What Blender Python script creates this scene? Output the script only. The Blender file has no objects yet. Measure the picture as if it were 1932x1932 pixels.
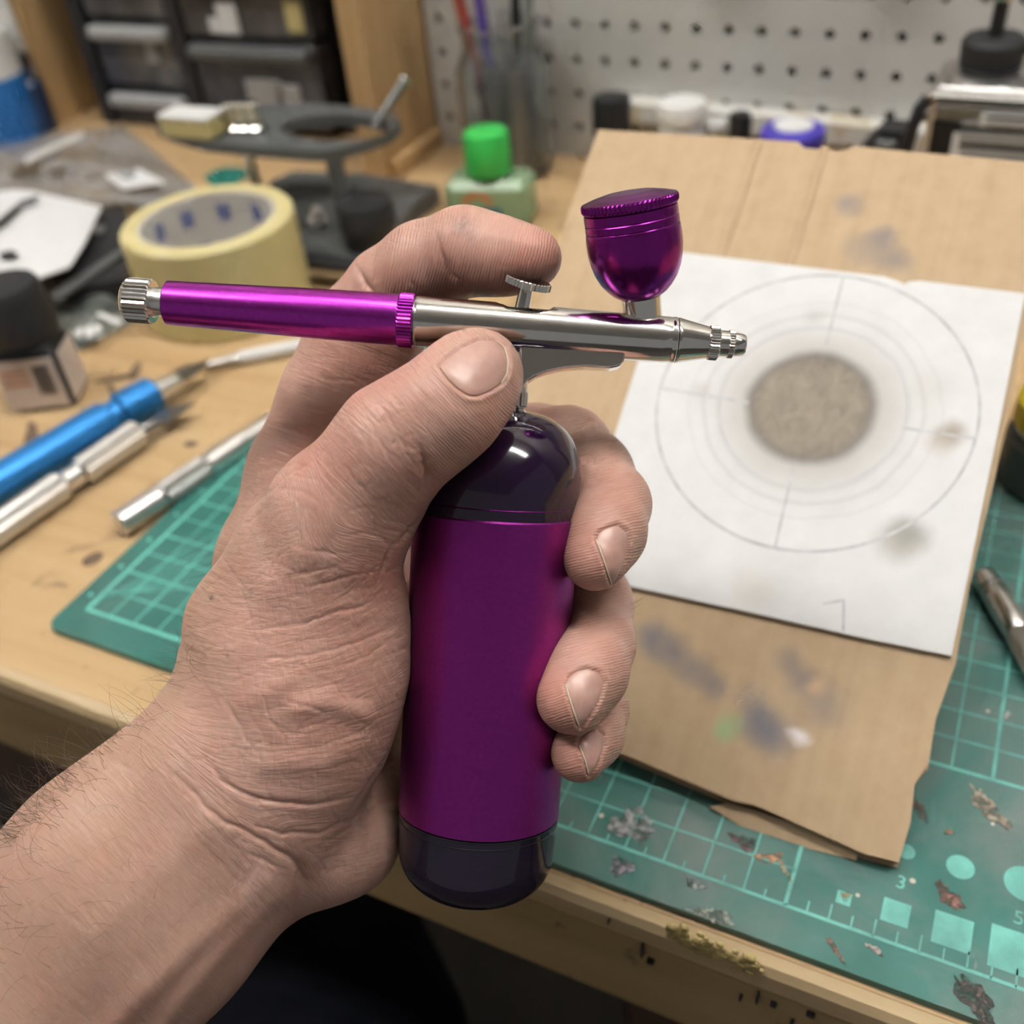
import bpy, bmesh, math, random
import numpy as np
from mathutils import Vector, Matrix
from mathutils.bvhtree import BVHTree

random.seed(7); rng = np.random.default_rng(7)
SC = bpy.context.scene
C = SC.collection

# ------------------------------------------------------------------ camera, world, exposure
TZ = 0.75                      # height of the bench top
HC = 0.29                      # camera height above the bench top
F, CC = 1940.0, 966.0
R = np.array([[0.90189224, -0.21099849, 0.37692179],
              [0.42372908, 0.60168902, -0.67707015],
              [-0.08392893, 0.77035703, 0.63206485]])
EYE = np.array([0.0, 0.0, TZ + HC])
cam = bpy.data.cameras.new('camera'); camo = bpy.data.objects.new('camera', cam); C.objects.link(camo)
M4 = Matrix([list(R[0]) + [EYE[0]], list(R[1]) + [EYE[1]], list(R[2]) + [EYE[2]], [0, 0, 0, 1]])
camo.matrix_world = M4
cam.sensor_width = 36.0; cam.lens = 36.0 * F / 1932.0; cam.clip_start = 0.01
cam.dof.use_dof = True; cam.dof.focus_distance = 0.246; cam.dof.aperture_fstop = 9.6
SC.camera = camo
world = bpy.data.worlds.new('world'); SC.world = world; world.use_nodes = True
world.node_tree.nodes['Background'].inputs[0].default_value = (1.0, 0.98, 0.96, 1)
world.node_tree.nodes['Background'].inputs[1].default_value = 0.20
vs = SC.view_settings
vs.view_transform = 'Standard'; vs.look = 'None'; vs.gamma = 1.0; vs.use_curve_mapping = False
vs.exposure = 0.05
TUBE_POWER = 46.0
cy = SC.cycles
cy.max_bounces = 5; cy.diffuse_bounces = 2; cy.glossy_bounces = 3; cy.transmission_bounces = 6; cy.transparent_max_bounces = 6; cy.caustics_reflective = False; cy.caustics_refractive = False
cy.use_adaptive_sampling = True; cy.adaptive_threshold = 0.15; cy.adaptive_min_samples = 12

# ------------------------------------------------------------------ geometry helpers
def ray(px, py): return R @ np.array([(px - CC) / F, -(py - CC) / F, -1.0])
def T(px, py, z=0.0):
    d = ray(px, py); return EYE + d * ((TZ + z - EYE[2]) / d[2])
def W(px, py, y):
    d = ray(px, py); return EYE + d * (y / d[1])
def cw(v): return EYE + R @ np.asarray(v, float)
def cp(px, py, d): return np.array([(px - CC) / F * d, -(py - CC) / F * d, -d])     # camera frame
def P(px, py, d): return cw(cp(px, py, d))
def nrm(v): v = np.asarray(v, float); return v / np.linalg.norm(v)
def frame(a):
    a = nrm(a); h = np.array([0, 0, 1.0]) if abs(a[2]) < 0.9 else np.array([1.0, 0, 0])
    u = nrm(np.cross(h, a)); return u, np.cross(a, u), a

class MB:
    def __init__(s): s.v = []; s.f = []
    def add(s, vs, fs):
        o = len(s.v); s.v += [tuple(map(float, p)) for p in vs]; s.f += [tuple(o + i for i in q) for q in fs]; return s
    def box(s, c, h, ax=None, bevel=0.0):
        c = np.asarray(c, float); ax = np.eye(3) if ax is None else np.asarray(ax)
        if bevel > 0:
            b = min(bevel, min(h) * 0.9); vs = []; idx = {}
            for sx in (-1, 1):
                for sy in (-1, 1):
                    for sz in (-1, 1):
                        for k in range(3):
                            q = np.array([sx * h[0], sy * h[1], sz * h[2]], float)
                            for j in range(3):
                                if j != k: q[j] -= (sx, sy, sz)[j] * b
                            idx[(sx, sy, sz, k)] = len(vs); vs.append(c + q @ ax)
            fs = []
            for k in range(3):
                i, j = [(1, 2), (2, 0), (0, 1)][k]
                for sg in (-1, 1):
                    loop = []
                    for a, b2 in ((-1, -1), (1, -1), (1, 1), (-1, 1)):
                        t = [0, 0, 0]; t[k] = sg; t[i] = a; t[j] = b2; loop.append(idx[(t[0], t[1], t[2], k)])
                    fs.append(loop if sg > 0 else loop[::-1])
            for k in range(3):
                i, j = [(1, 2), (2, 0), (0, 1)][k]
                for a in (-1, 1):
                    for b2 in (-1, 1):
                        t0 = [0, 0, 0]; t0[i] = a; t0[j] = b2; t0[k] = -1; t1 = list(t0); t1[k] = 1
                        q = [idx[(*t0, i)], idx[(*t1, i)], idx[(*t1, j)], idx[(*t0, j)]]
                        fs.append(q if a * b2 < 0 else q[::-1])
            for sx in (-1, 1):
                for sy in (-1, 1):
                    for sz in (-1, 1):
                        q = [idx[(sx, sy, sz, k)] for k in range(3)]
                        fs.append(q if sx * sy * sz > 0 else q[::-1])
            return s.add(vs, fs)
        vs = [c + np.array([x * h[0], y * h[1], z * h[2]]) @ ax for x in (-1, 1) for y in (-1, 1) for z in (-1, 1)]
        return s.add(vs, [(0, 1, 3, 2), (4, 6, 7, 5), (0, 4, 5, 1), (2, 3, 7, 6), (0, 2, 6, 4), (1, 5, 7, 3)])
    def lathe(s, o, a, prof, n=48, knurl=None, closed=True, shear=None):
        """prof: (t, r); knurl: dict ring index -> depth, alternating radius on n segments"""
        o = np.asarray(o, float); u, v, a = frame(a); vs = []; fs = []
        for i, (t, r) in enumerate(prof):
            for k in range(n):
                an = 2 * math.pi * k / n
                rr = r - (knurl[i] if knurl and i in knurl and k % 2 else 0)
                sh = 0 if shear is None else shear(t)
                vs.append(o + a * t + rr * (math.cos(an) * u + math.sin(an) * v) + sh)
        for i in range(len(prof) - 1):
            for k in range(n):
                k2 = (k + 1) % n
                fs.append((i * n + k, i * n + k2, (i + 1) * n + k2, (i + 1) * n + k))
        if closed:
            fs.append(tuple(range(n))[::-1]); fs.append(tuple((len(prof) - 1) * n + k for k in range(n)))
        return s.add(vs, fs)
    def tube(s, pts, r, n=8, cap=True):
        pts = [np.asarray(p, float) for p in pts]; rs = r if hasattr(r, '__len__') else [r] * len(pts)
        vs = []; fs = []; u = None
        for i, p in enumerate(pts):
            d = nrm(pts[min(i + 1, len(pts) - 1)] - pts[max(i - 1, 0)])
            if u is None: u = frame(d)[0]
            u = nrm(u - d * (u @ d)); v = np.cross(d, u)
            for k in range(n):
                an = 2 * math.pi * k / n; vs.append(p + rs[i] * (math.cos(an) * u + math.sin(an) * v))
        for i in range(len(pts) - 1):
            for k in range(n):
                k2 = (k + 1) % n; fs.append((i * n + k, i * n + k2, (i + 1) * n + k2, (i + 1) * n + k))
        if cap: fs.append(tuple(range(n))[::-1]); fs.append(tuple((len(pts) - 1) * n + k for k in range(n)))
        return s.add(vs, fs)
    def prism(s, poly, ext):
        n = len(poly); ext = np.asarray(ext, float); vs = [np.asarray(p, float) for p in poly]; vs += [p + ext for p in vs]
        return s.add(vs, [tuple(range(n))[::-1], tuple(range(n, 2 * n))] + [(k, (k + 1) % n, n + (k + 1) % n, n + k) for k in range(n)])
    def quad(s, a, b, c, d): return s.add([a, b, c, d], [(0, 1, 2, 3)])

def obj(name, mb, mat, parent=None, smooth=False, local=False, fix=True):
    me = bpy.data.meshes.new(name); v = mb.v
    base = np.zeros(3)
    if parent is not None and not local:
        q = parent
        while q is not None: base = base + np.array(q.location); q = q.parent
    me.from_pydata([tuple(np.asarray(p) - base) for p in v], [], mb.f); me.update()
    if fix:
        bm = bmesh.new(); bm.from_mesh(me); bmesh.ops.recalc_face_normals(bm, faces=bm.faces); bm.to_mesh(me); bm.free()
    if smooth:
        me.polygons.foreach_set('use_smooth', [True] * len(me.polygons))
        try: me.set_sharp_from_angle(angle=math.radians(32))
        except Exception: pass
    me.materials.append(mat)
    o = bpy.data.objects.new(name, me); C.objects.link(o)
    if parent is not None: o.parent = parent
    return o
def tag(o, label=None, cat=None, group=None, kind=None):
    if label: o['label'] = label
    if cat: o['category'] = cat
    if group: o['group'] = group
    if kind: o['kind'] = kind
    return o
def thing(name, label, cat, base, group=None):
    o = bpy.data.objects.new(name, None); C.objects.link(o); o.empty_display_size = 0.01
    o.location = tuple(map(float, base)); return tag(o, label, cat, group)

# ------------------------------------------------------------------ material helpers
class NT:
    def __init__(s, name):
        s.m = bpy.data.materials.new(name); s.m.use_nodes = True; s.t = s.m.node_tree
        s.b = s.t.nodes['Principled BSDF']
    def n(s, ty, ins=None, **kw):
        nd = s.t.nodes.new(ty)
        for k, v in kw.items(): setattr(nd, k, v)
        for k, v in (ins or {}).items():
            if isinstance(v, bpy.types.NodeSocket): s.t.links.new(v, nd.inputs[k])
            else: nd.inputs[k].default_value = v
        return nd
    def coord(s, kind='Object', scale=(1, 1, 1), rot=(0, 0, 0), loc=(0, 0, 0)):
        tc = s.n('ShaderNodeTexCoord')
        mp = s.n('ShaderNodeMapping', {'Vector': tc.outputs[kind], 'Scale': scale, 'Rotation': rot, 'Location': loc})
        return mp.outputs[0]
    def noise(s, vec, scale=5, detail=4, rough=0.55, dist=0):
        return s.n('ShaderNodeTexNoise', {'Vector': vec, 'Scale': scale, 'Detail': detail, 'Roughness': rough, 'Distortion': dist}).outputs['Fac']
    def ramp(s, fac, stops):
        r = s.n('ShaderNodeValToRGB', {'Fac': fac}); e = r.color_ramp.elements
        while len(e) < len(stops): e.new(0.5)
        for el, (p, c) in zip(e, stops):
            el.position = p; el.color = (c[0], c[1], c[2], 1) if hasattr(c, '__len__') else (c, c, c, 1)
        return r.outputs[0]
    def mix(s, fac, a, b, mode='MIX'):
        m = s.n('ShaderNodeMix', data_type='RGBA', blend_type=mode)
        for i, v in ((0, fac), (6, a), (7, b)):
            if isinstance(v, bpy.types.NodeSocket): s.t.links.new(v, m.inputs[i])
            else: m.inputs[i].default_value = (*v, 1) if hasattr(v, '__len__') and len(v) == 3 else v
        return m.outputs[2]
    def math(s, op, a, b=0.0, c=None):
        m = s.n('ShaderNodeMath', operation=op)
        for i, v in enumerate((a, b) if c is None else (a, b, c)):
            if isinstance(v, bpy.types.NodeSocket): s.t.links.new(v, m.inputs[i])
            else: m.inputs[i].default_value = v
        return m.outputs[0]
    def set(s, **kw):
        for k, v in kw.items():
            k = {'color': 'Base Color', 'rough': 'Roughness', 'metal': 'Metallic', 'trans': 'Transmission Weight', 'ior': 'IOR', 'normal': 'Normal',
                 'sss': 'Subsurface Weight', 'coat': 'Coat Weight', 'coat_rough': 'Coat Roughness', 'alpha': 'Alpha', 'spec': 'Specular IOR Level',
                 'emit': 'Emission Color', 'estr': 'Emission Strength', 'aniso': 'Anisotropic', 'sssr': 'Subsurface Radius', 'ssss': 'Subsurface Scale'}[k]
            if isinstance(v, bpy.types.NodeSocket): s.t.links.new(v, s.b.inputs[k])
            else: s.b.inputs[k].default_value = (*v, 1) if hasattr(v, '__len__') and len(v) == 3 and k != 'Subsurface Radius' else v
        return s
    def bump(s, h, strength=0.3, dist=0.001, prev=None):
        ins = {'Height': h, 'Strength': strength, 'Distance': dist}
        if prev is not None: ins['Normal'] = prev
        return s.n('ShaderNodeBump', ins).outputs[0]
def plain(name, col, rough=0.5, metal=0.0, var=0.12, scale=60, bump=0.0, **kw):
    t = NT(name); v = t.coord()
    f = t.noise(v, scale)
    c = t.ramp(f, [(0.3, tuple(x * (1 - var) for x in col)), (0.7, tuple(min(1, x * (1 + var)) for x in col))])
    t.set(color=c, rough=rough, metal=metal, **kw)
    if bump: t.set(normal=t.bump(t.noise(v, scale * 4), bump, 0.0005))
    return t.m

def wood(name, c1, c2, c3, along='x', stain=0.0, scale=1.0, dark=(0.05, 0.035, 0.025)):
    t = NT(name)
    sc = {'x': (2.2, 45, 45), 'y': (45, 2.2, 45), 'z': (45, 45, 2.2)}[along]
    v = t.coord(scale=tuple(x * scale for x in sc))
    f = t.noise(v, 1.0, 6, 0.6, 1.2); f2 = t.noise(t.coord(scale=tuple(x * 0.25 * scale for x in sc)), 1.0, 3)
    c = t.ramp(f, [(0.28, c1), (0.5, c2), (0.75, c3)])
    c = t.mix(t.math('MULTIPLY', f2, 0.5), c, c1)
    if stain:
        s1 = t.noise(t.coord(), 26, 5, 0.65, 0.6)
        m = t.ramp(s1, [(0.62 , 0.0), (0.72, 1.0)])
        c = t.mix(t.math('MULTIPLY', m, stain), c, dark)
        s2 = t.noise(t.coord(loc=(3, 1, 2)), 70, 3, 0.6, 0.4)
        m2 = t.ramp(s2, [(0.68, 0.0), (0.74, 1.0)])
        c = t.mix(t.math('MULTIPLY', m2, stain), c, dark)
    t.set(color=c, rough=0.5, normal=t.bump(f, 0.15, 0.0006))
    return t.m

MAT = {}
MAT['wood_top'] = wood('bench_wood', (0.47, 0.30, 0.145), (0.56, 0.385, 0.20), (0.63, 0.45, 0.25), 'x', 0.45)
MAT['wood_front'] = wood('bench_front_wood', (0.30, 0.20, 0.085), (0.42, 0.29, 0.13), (0.52, 0.37, 0.19), 'x', 0.9)
MAT['wood_edge'] = wood('worn_edge_wood', (0.42, 0.28, 0.13), (0.60, 0.45, 0.25), (0.74, 0.6, 0.42), 'x', 0.6)
MAT['pine'] = wood('pine_panel', (0.52, 0.32, 0.14), (0.62, 0.41, 0.20), (0.68, 0.47, 0.25), 'z')
MAT['dark_wood'] = wood('dark_leg_wood', (0.08, 0.04, 0.025), (0.11, 0.06, 0.035), (0.15, 0.08, 0.05), 'z')
MAT['chrome'] = plain('chrome', (0.74, 0.72, 0.69), 0.13, 1.0, 0.03, 300)
MAT['steel'] = plain('brushed_steel', (0.62, 0.61, 0.6), 0.28, 1.0, 0.08, 200)
MAT['alu'] = plain('satin_aluminium', (0.80, 0.79, 0.77), 0.3, 1.0, 0.05, 400, 0.05)
MAT['dark_steel'] = plain('dark_steel', (0.25, 0.25, 0.25), 0.35, 1.0)
MAT['white_plastic'] = plain('white_plastic', (0.82, 0.82, 0.80), 0.4, 0, 0.04)
MAT['black_plastic'] = plain('black_plastic', (0.012, 0.012, 0.014), 0.35, 0, 0.2)
MAT['black_matte'] = plain('black_matte', (0.018, 0.018, 0.02), 0.6, 0, 0.2)
MAT['grey_plastic'] = plain('grey_plastic', (0.10, 0.105, 0.105), 0.45, 0, 0.15)
MAT['light_grey'] = plain('light_grey_plastic', (0.36, 0.36, 0.36), 0.45, 0, 0.08)
MAT['paper'] = plain('white_paper', (0.80, 0.80, 0.80), 0.7, 0, 0.03)
MAT['blue'] = plain('blue_anodised', (0.03, 0.24, 0.62), 0.38, 0.5, 0.08, 80)
MAT['blue_label'] = plain('blue_label', (0.02, 0.18, 0.55), 0.4, 0, 0.1, 30)
MAT['green_cap'] = plain('green_cap', (0.05, 0.56, 0.10), 0.35, 0, 0.06)
MAT['yellow'] = plain('yellow_plastic', (0.82, 0.62, 0.03), 0.4, 0, 0.06)
MAT['violet'] = plain('violet_lid', (0.07, 0.05, 0.45), 0.35, 0, 0.08)
MAT['pale_yellow'] = plain('pale_yellow_card', (0.66, 0.56, 0.25), 0.6, 0, 0.1)
MAT['teal'] = plain('teal_plastic', (0.03, 0.20, 0.16), 0.4, 0, 0.1)
MAT['print_line'] = plain('mat_print', (0.17, 0.60, 0.51), 0.5, 0, 0.25, 90)
MAT['pink_label'] = plain('pale_label', (0.74, 0.65, 0.61), 0.6, 0, 0.12, 60)
MAT['orange_print'] = plain('orange_print', (0.55, 0.20, 0.08), 0.5)
MAT['navy_print'] = plain('blue_print', (0.08, 0.12, 0.40), 0.5)
MAT['pencil'] = plain('pencil_line', (0.56, 0.56, 0.575), 0.7, 0, 0.2, 200)

def purple(name, col, rough, coat=0.0):
    t = NT(name); v = t.coord(scale=(1, 1, 1))
    f = t.noise(v, 900, 2); c = t.ramp(f, [(0.3, tuple(x * 0.92 for x in col)), (0.7, tuple(x * 1.08 for x in col))])
    t.set(color=c, metal=1.0, rough=rough, coat=coat, coat_rough=0.08, normal=t.bump(f, 0.05, 0.00005)); return t.m
MAT['purple'] = purple('purple_anodised', (0.46, 0.045, 0.48), 0.28)
MAT['purple_dark'] = purple('purple_anodised_cup', (0.27, 0.024, 0.27), 0.24)
MAT['purple_satin'] = purple('purple_satin_sleeve', (0.33, 0.035, 0.31), 0.40)
t = NT('smoked_purple_plastic'); t.set(color=(0.016, 0.003, 0.028), rough=0.10, trans=0.10, ior=1.49, coat=0.35, coat_rough=0.16); MAT['smoke'] = t.m
t = NT('smoked_clear_plastic'); t.set(color=(0.03, 0.02, 0.045), rough=0.06, trans=0.4, ior=1.42); MAT['smoke_clear'] = t.m
t = NT('clear_glass'); t.set(color=(0.88, 0.91, 0.90), rough=0.05, trans=0.92, ior=1.42, coat=0.4, coat_rough=0.05); MAT['glass'] = t.m
t = NT('green_fluid'); t.set(color=(0.42, 0.62, 0.38), rough=0.15, trans=0.35, ior=1.3, spec=0.4); MAT['green_fluid'] = t.m
t = NT('drawer_plastic'); v = t.coord(); f = t.noise(v, 22, 4)
t.set(color=t.ramp(f, [(0.3, (0.035, 0.036, 0.042)), (0.55, (0.085, 0.085, 0.09)), (0.75, (0.2, 0.19, 0.17))]), rough=0.22); MAT['drawer'] = t.m
t = NT('cloudy_bag'); v = t.coord(); f = t.noise(v, 18, 5, 0.6, 1.0)
t.set(color=t.ramp(f, [(0.3, (0.50, 0.51, 0.53)), (0.7, (0.76, 0.76, 0.75))]), rough=0.14, trans=0.3, ior=1.15, alpha=0.66, coat=0.5, coat_rough=0.1, normal=t.bump(f, 0.7, 0.006)); MAT['bag'] = t.m
t = NT('foil'); v = t.coord(); f = t.noise(v, 55, 4)
t.set(color=t.ramp(f, [(0.35, (0.10, 0.12, 0.11)), (0.65, (0.32, 0.34, 0.32))]), metal=0.5, rough=0.3, normal=t.bump(f, 0.6, 0.003)); MAT['foil'] = t.m
t = NT('masking_tape'); v = t.coord(scale=(1, 1, 1)); f = t.noise(t.coord(scale=(40, 40, 3)), 1, 3)
t.set(color=t.ramp(f, [(0.3, (0.66, 0.57, 0.27)), (0.7, (0.76, 0.67, 0.36))]), rough=0.55, sss=0.1); t.b.inputs['Subsurface Radius'].default_value = (0.004, 0.003, 0.001); MAT['tape'] = t.m
t = NT('tape_core'); v = t.coord(); f = t.noise(v, 25, 2)
t.set(color=t.ramp(f, [(0.35, (0.62, 0.58, 0.52)), (0.65, (0.74, 0.71, 0.66))]), rough=0.7); MAT['core'] = t.m
t = NT('pegboard_paint'); f = t.noise(t.coord(), 9, 4)
t.set(color=t.ramp(f, [(0.3, (0.66, 0.65, 0.62)), (0.7, (0.74, 0.735, 0.71))]), rough=0.45); MAT['peg'] = t.m
t = NT('chipped_white_paint'); f = t.noise(t.coord(), 60, 5)
t.set(color=t.ramp(f, [(0.36, (0.62, 0.52, 0.36)), (0.44, (0.74, 0.73, 0.68))]), rough=0.6); MAT['ledge'] = t.m

# cutting mat: green vinyl with dusty overspray, smears and paint specks
def mat_vinyl(name, dust):
    t = NT(name); v = t.coord()
    c = t.ramp(t.noise(v, 35, 4), [(0.3, (0.022, 0.135, 0.112)), (0.7, (0.034, 0.185, 0.155))])
    d = t.ramp(t.noise(v, 16, 5, 0.6, 0.5), [(0.38, 0.0), (0.62, 1.0)])
    c = t.mix(t.math('MULTIPLY', d, dust), c, (0.175, 0.20, 0.195))
    sm = t.ramp(t.noise(t.coord(scale=(60, 26, 30), rot=(0, 0, 0.7)), 1, 4, 0.6, 0.8), [(0.69, 0.0), (0.74, 1.0)])
    c = t.mix(t.math('MULTIPLY', sm, dust), c, (0.34, 0.27, 0.22))
    vo = t.n('ShaderNodeTexVoronoi', {'Vector': v, 'Scale': 150.0}, feature='F1')
    pick = t.math('GREATER_THAN', t.n('ShaderNodeSeparateColor', {'Color': vo.outputs['Color']}).outputs[0], 0.86)
    sp = t.math('MULTIPLY', t.math('LESS_THAN', vo.outputs['Distance'], 0.13), pick)
    c = t.mix(t.math('MULTIPLY', sp, min(1.0, dust * 1.5)), c, (0.62, 0.55, 0.45))
    t.set(color=c, rough=0.42, normal=t.bump(t.noise(v, 900, 2), 0.08, 0.0003)); return t.m
MAT['mat_clean'] = mat_vinyl('green_mat_vinyl', 0.25)
MAT['mat_dirty'] = mat_vinyl('green_mat_vinyl_painted', 0.72)
MAT['print_worn'] = plain('worn_mat_print', (0.15, 0.47, 0.41), 0.5, 0, 0.35, 70)

# ------------------------------------------------------------------ the room
def struct(name, mb, m, label=None):
    o = obj(name, mb, m); o['kind'] = 'structure'
    if label: o['label'] = label
    return o
MAT['wall'] = plain('wall_paint', (0.60, 0.57, 0.52), 0.8, 0, 0.05, 3)
MAT['ceil'] = plain('ceiling_paint', (0.62, 0.61, 0.59), 0.9, 0, 0.03, 3)
MAT['floor'] = plain('floor_concrete', (0.085, 0.075, 0.068), 0.7, 0, 0.3, 6)
struct('floor', MB().box((0, -0.6, -0.01), (2.4, 1.9, 0.01)), MAT['floor'])
struct('wall_back', MB().box((0, 1.0, 1.2), (2.4, 0.03, 1.2)), MAT['wall'])
struct('wall_left', MB().box((-2.2, -0.6, 1.2), (0.03, 1.6, 1.2)), MAT['wall'])
struct('ceiling', MB().box((0, -0.6, 2.42), (2.4, 1.9, 0.02)), MAT['ceil'])

t = NT('tube_glow'); t.set(color=(0.9, 0.9, 0.9), emit=(1.0, 0.975, 0.935), estr=TUBE_POWER); MAT['glow'] = t.m
def fixture(x, y, label):
    o = thing('ceiling_light', label, 'light', (x, y, 2.40), 'fluorescent fixtures on the ceiling')
    obj('housing', MB().box((x, y, 2.375), (0.64, 0.11, 0.022), bevel=0.006), MAT['white_plastic'], o)
    for dy in (-0.05, 0.05):
        obj('tube', MB().lathe((x - 0.6, y + dy, 2.325), (1, 0, 0), [(0, 0.018), (1.2, 0.018)], 12), MAT['glow'], o)
    for dx in (-0.61, 0.61):
        obj('tube_holder', MB().box((x + dx, y, 2.33), (0.012, 0.08, 0.025)), MAT['white_plastic'], o)
fixture(0.30, 0.40, 'twin tube ceiling light over the workbench')
fixture(-0.95, -0.10, 'twin tube ceiling light to the left of the bench')

# ------------------------------------------------------------------ workbench
YF = 0.1500
bench = thing('workbench', 'pale wooden workbench with a worn paint-spattered front edge', 'workbench', (-0.2, 0.45, 0))
obj('bench_top', MB().box((-0.25, (YF + 0.004 + 0.714) / 2, TZ - 0.021), (1.05, (0.714 - YF - 0.004) / 2, 0.021), bevel=0.001), MAT['wood_top'], bench)
obj('rear_extension', MB().box((-0.87, 0.822, TZ - 0.021), (0.43, 0.108, 0.0208)), MAT['wood_top'], bench)
eb = MB(); pr = [(0.0, -0.012), (0.0, -0.0045), (0.0015, -0.0015), (0.005, -0.0002), (0.0085, -0.0002), (0.0085, -0.012)]
eb.prism([(-1.3, YF + a, TZ + b) for a, b in pr], (2.1, 0, 0)); obj('front_lip', eb, MAT['wood_edge'], bench)
obj('front_rail', MB().box((-0.25, YF + 0.012, TZ - 0.035), (1.05, 0.0115, 0.0230), bevel=0.002), MAT['wood_front'], bench)
for lx, ly in ((-0.42, 0.215), (-0.075, 0.30), (0.72, 0.2), (-1.2, 0.66), (0.72, 0.66)):
    obj('leg', MB().box((lx, ly, (TZ - 0.058) / 2), (0.035, 0.035, (TZ - 0.058) / 2), bevel=0.004), MAT['dark_wood'], bench)
# drips and chips on the front rail
dm = plain('black_drip', (0.015, 0.015, 0.02), 0.3)
for (px, py, w, h) in ((1213, 1790, 3, 28), (1228, 1812, 8, 5), (1430, 1880, 3, 20), (1460, 1893, 6, 4), (1530, 1912, 8, 4), (1495, 1926, 4, 4), (1398, 1880, 3, 7), (1150, 1735, 2, 8)):
    c = W(px, py, YF); s = 0.305 / 1940
    ring = [(c[0] + w * s * math.cos(a), YF - 0.0012, c[2] + h * s * math.sin(a)) for a in np.linspace(0, 2 * math.pi, 11)[:-1]]
    obj('paint_drip', MB().prism(ring, (0, 0.002, 0)), dm, bench)
cr = MB()
for k in range(90):
    u_ = random.random(); px = 1262 + u_ * 170 + random.gauss(0, 4); py = 1757 + u_ * 72 + random.gauss(0, 7)
    c = W(px, py, YF); r = random.uniform(0.0005, 0.0013)
    cr.box(c, (r * 1.3, r * 0.8, r), bevel=r * 0.5)
tag(obj('crusty_glue', cr, plain('dried_glue', (0.40, 0.31, 0.12), 0.5, 0, 0.3, 300), bench), 'lumpy patch of dried yellow glue', kind='stuff')

# ------------------------------------------------------------------ cutting mats
MT = 0.003; CELL = 0.0125
def rounded(x0, x1, y0, y1, rr, corners):
    pts = []
    for (cx, cy, a0, key) in ((x0, y0, math.pi, 'bl'), (x1, y0, 1.5 * math.pi, 'br'), (x1, y1, 0, 'tr'), (x0, y1, 0.5 * math.pi, 'tl')):
        if key in corners:
            ox = cx + rr * (1 if cx == x0 else -1); oy = cy + rr * (1 if cy == y0 else -1)
            pts += [(ox + rr * math.cos(a0 + k * math.pi / 12), oy + rr * math.sin(a0 + k * math.pi / 12)) for k in range(7)]
        else: pts.append((cx, cy))
    return pts
def strip(mb, a, b, w, z):
    a = np.array(a); b = np.array(b); d = nrm(b - a); n = np.array([-d[1], d[0]]) * w / 2
    mb.quad(*[(*(q), z) for q in (a - n, b - n, b + n, a + n)])
def cutting_mat(label, x0, x1, y0, y1, corners, m):
    o = thing('cutting_mat', label, 'cutting mat', ((x0 + x1) / 2, (y0 + y1) / 2, TZ), 'green gridded cutting mats on the bench')
    mb = MB().prism([(x, y, TZ) for x, y in rounded(x0, x1, y0, y1, 0.006, corners)], (0, 0, MT)); obj('vinyl_sheet', mb, m, o)
    return o
ZP = TZ + MT + 0.00008
mL = cutting_mat('green cutting mat lying left of the hand, its rounded corner near the bench edge', -0.3225, -0.1165, 0.1765, 0.425, ('bl', 'tl'), MAT['mat_clean'])
g = MB(); gx0, gy0 = -0.3125, 0.1905
strip(g, (gx0, gy0), (-0.1165, gy0), 0.0016, ZP); strip(g, (gx0, gy0), (gx0, 0.42), 0.0016, ZP)
for k in range(1, 16): strip(g, (gx0 + k * CELL, gy0), (gx0 + k * CELL, 0.42), 0.0006 if k % 2 else 0.0009, ZP)
for k in range(1, 19): strip(g, (gx0, gy0 + k * CELL), (-0.1165, gy0 + k * CELL), 0.0006 if k % 2 else 0.0009, ZP)
for k in range(6): strip(g, (gx0, gy0 + 0.002 * k), (gx0 + 0.07 + 0.02 * k, gy0 + 0.19 - 0.02 * k), 0.0004, ZP + 0.00002)
obj('printed_grid', g, MAT['print_line'], mL)
for k in range(1, 12):
    c = np.array([-0.3175, gy0 + (k - 0.6) * CELL * 1.5]); r = 0.0011
    obj('printed_dot', MB().add([(c[0] + r * math.cos(a), c[1] + r * math.sin(a), ZP) for a in np.linspace(0, 6.283, 11)[:-1]], [tuple(range(10))]), MAT['print_line'], mL)
mR = cutting_mat('paint-spattered green cutting mat under the cardboard, printed with squares and circles', -0.1160, 0.20, 0.1562, 0.405, ('br', 'tr'), MAT['mat_dirty'])
g = MB(); bx, by = -0.0172, 0.1692; yt = 0.2365
strip(g, (-0.1155, by), (0.185, by), 0.0011, ZP); strip(g, (bx, by), (bx, yt), 0.0012, ZP); strip(g, (bx, yt), (0.185, yt), 0.0012, ZP)
for k in range(1, 8): strip(g, (bx - k * CELL, by), (bx - k * CELL, 0.40), 0.0006, ZP)
for k in range(0, 17): strip(g, (bx + k * CELL, yt), (bx + k * CELL, 0.40), 0.0011 if k % 4 == 0 else 0.0006, ZP)
for k in range(1, 6): strip(g, (-0.1155, by + k * CELL), (bx, by + k * CELL), 0.0006, ZP)
for k in range(1, 13): strip(g, (bx, yt + k * CELL), (0.185, yt + k * CELL), 0.0006, ZP)
for k in range(8): strip(g, (bx - (k + .5) * CELL, by), (bx - (k + .5) * CELL, by + 0.003), 0.0005, ZP)
for k in range(1, 30): strip(g, (bx + k * CELL / 2, by), (bx + k * CELL / 2, by + (0.004 if k % 2 else 0.0055)), 0.0005, ZP)
obj('printed_grid', g, MAT['print_worn'], mR)
for (px, py, h) in ((1592, 1695, 0.0021), (1690, 1722, 0.0038), (1797, 1758, 0.0052), (1915, 1797, 0.0066)):
    c = T(px, py, MT); obj('printed_square', MB().quad(*[(c[0] + a * h, c[1] + b * h, ZP) for a, b in ((-1, -1), (1, -1), (1, 1), (-1, 1))]), MAT['print_worn'], mR)
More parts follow.
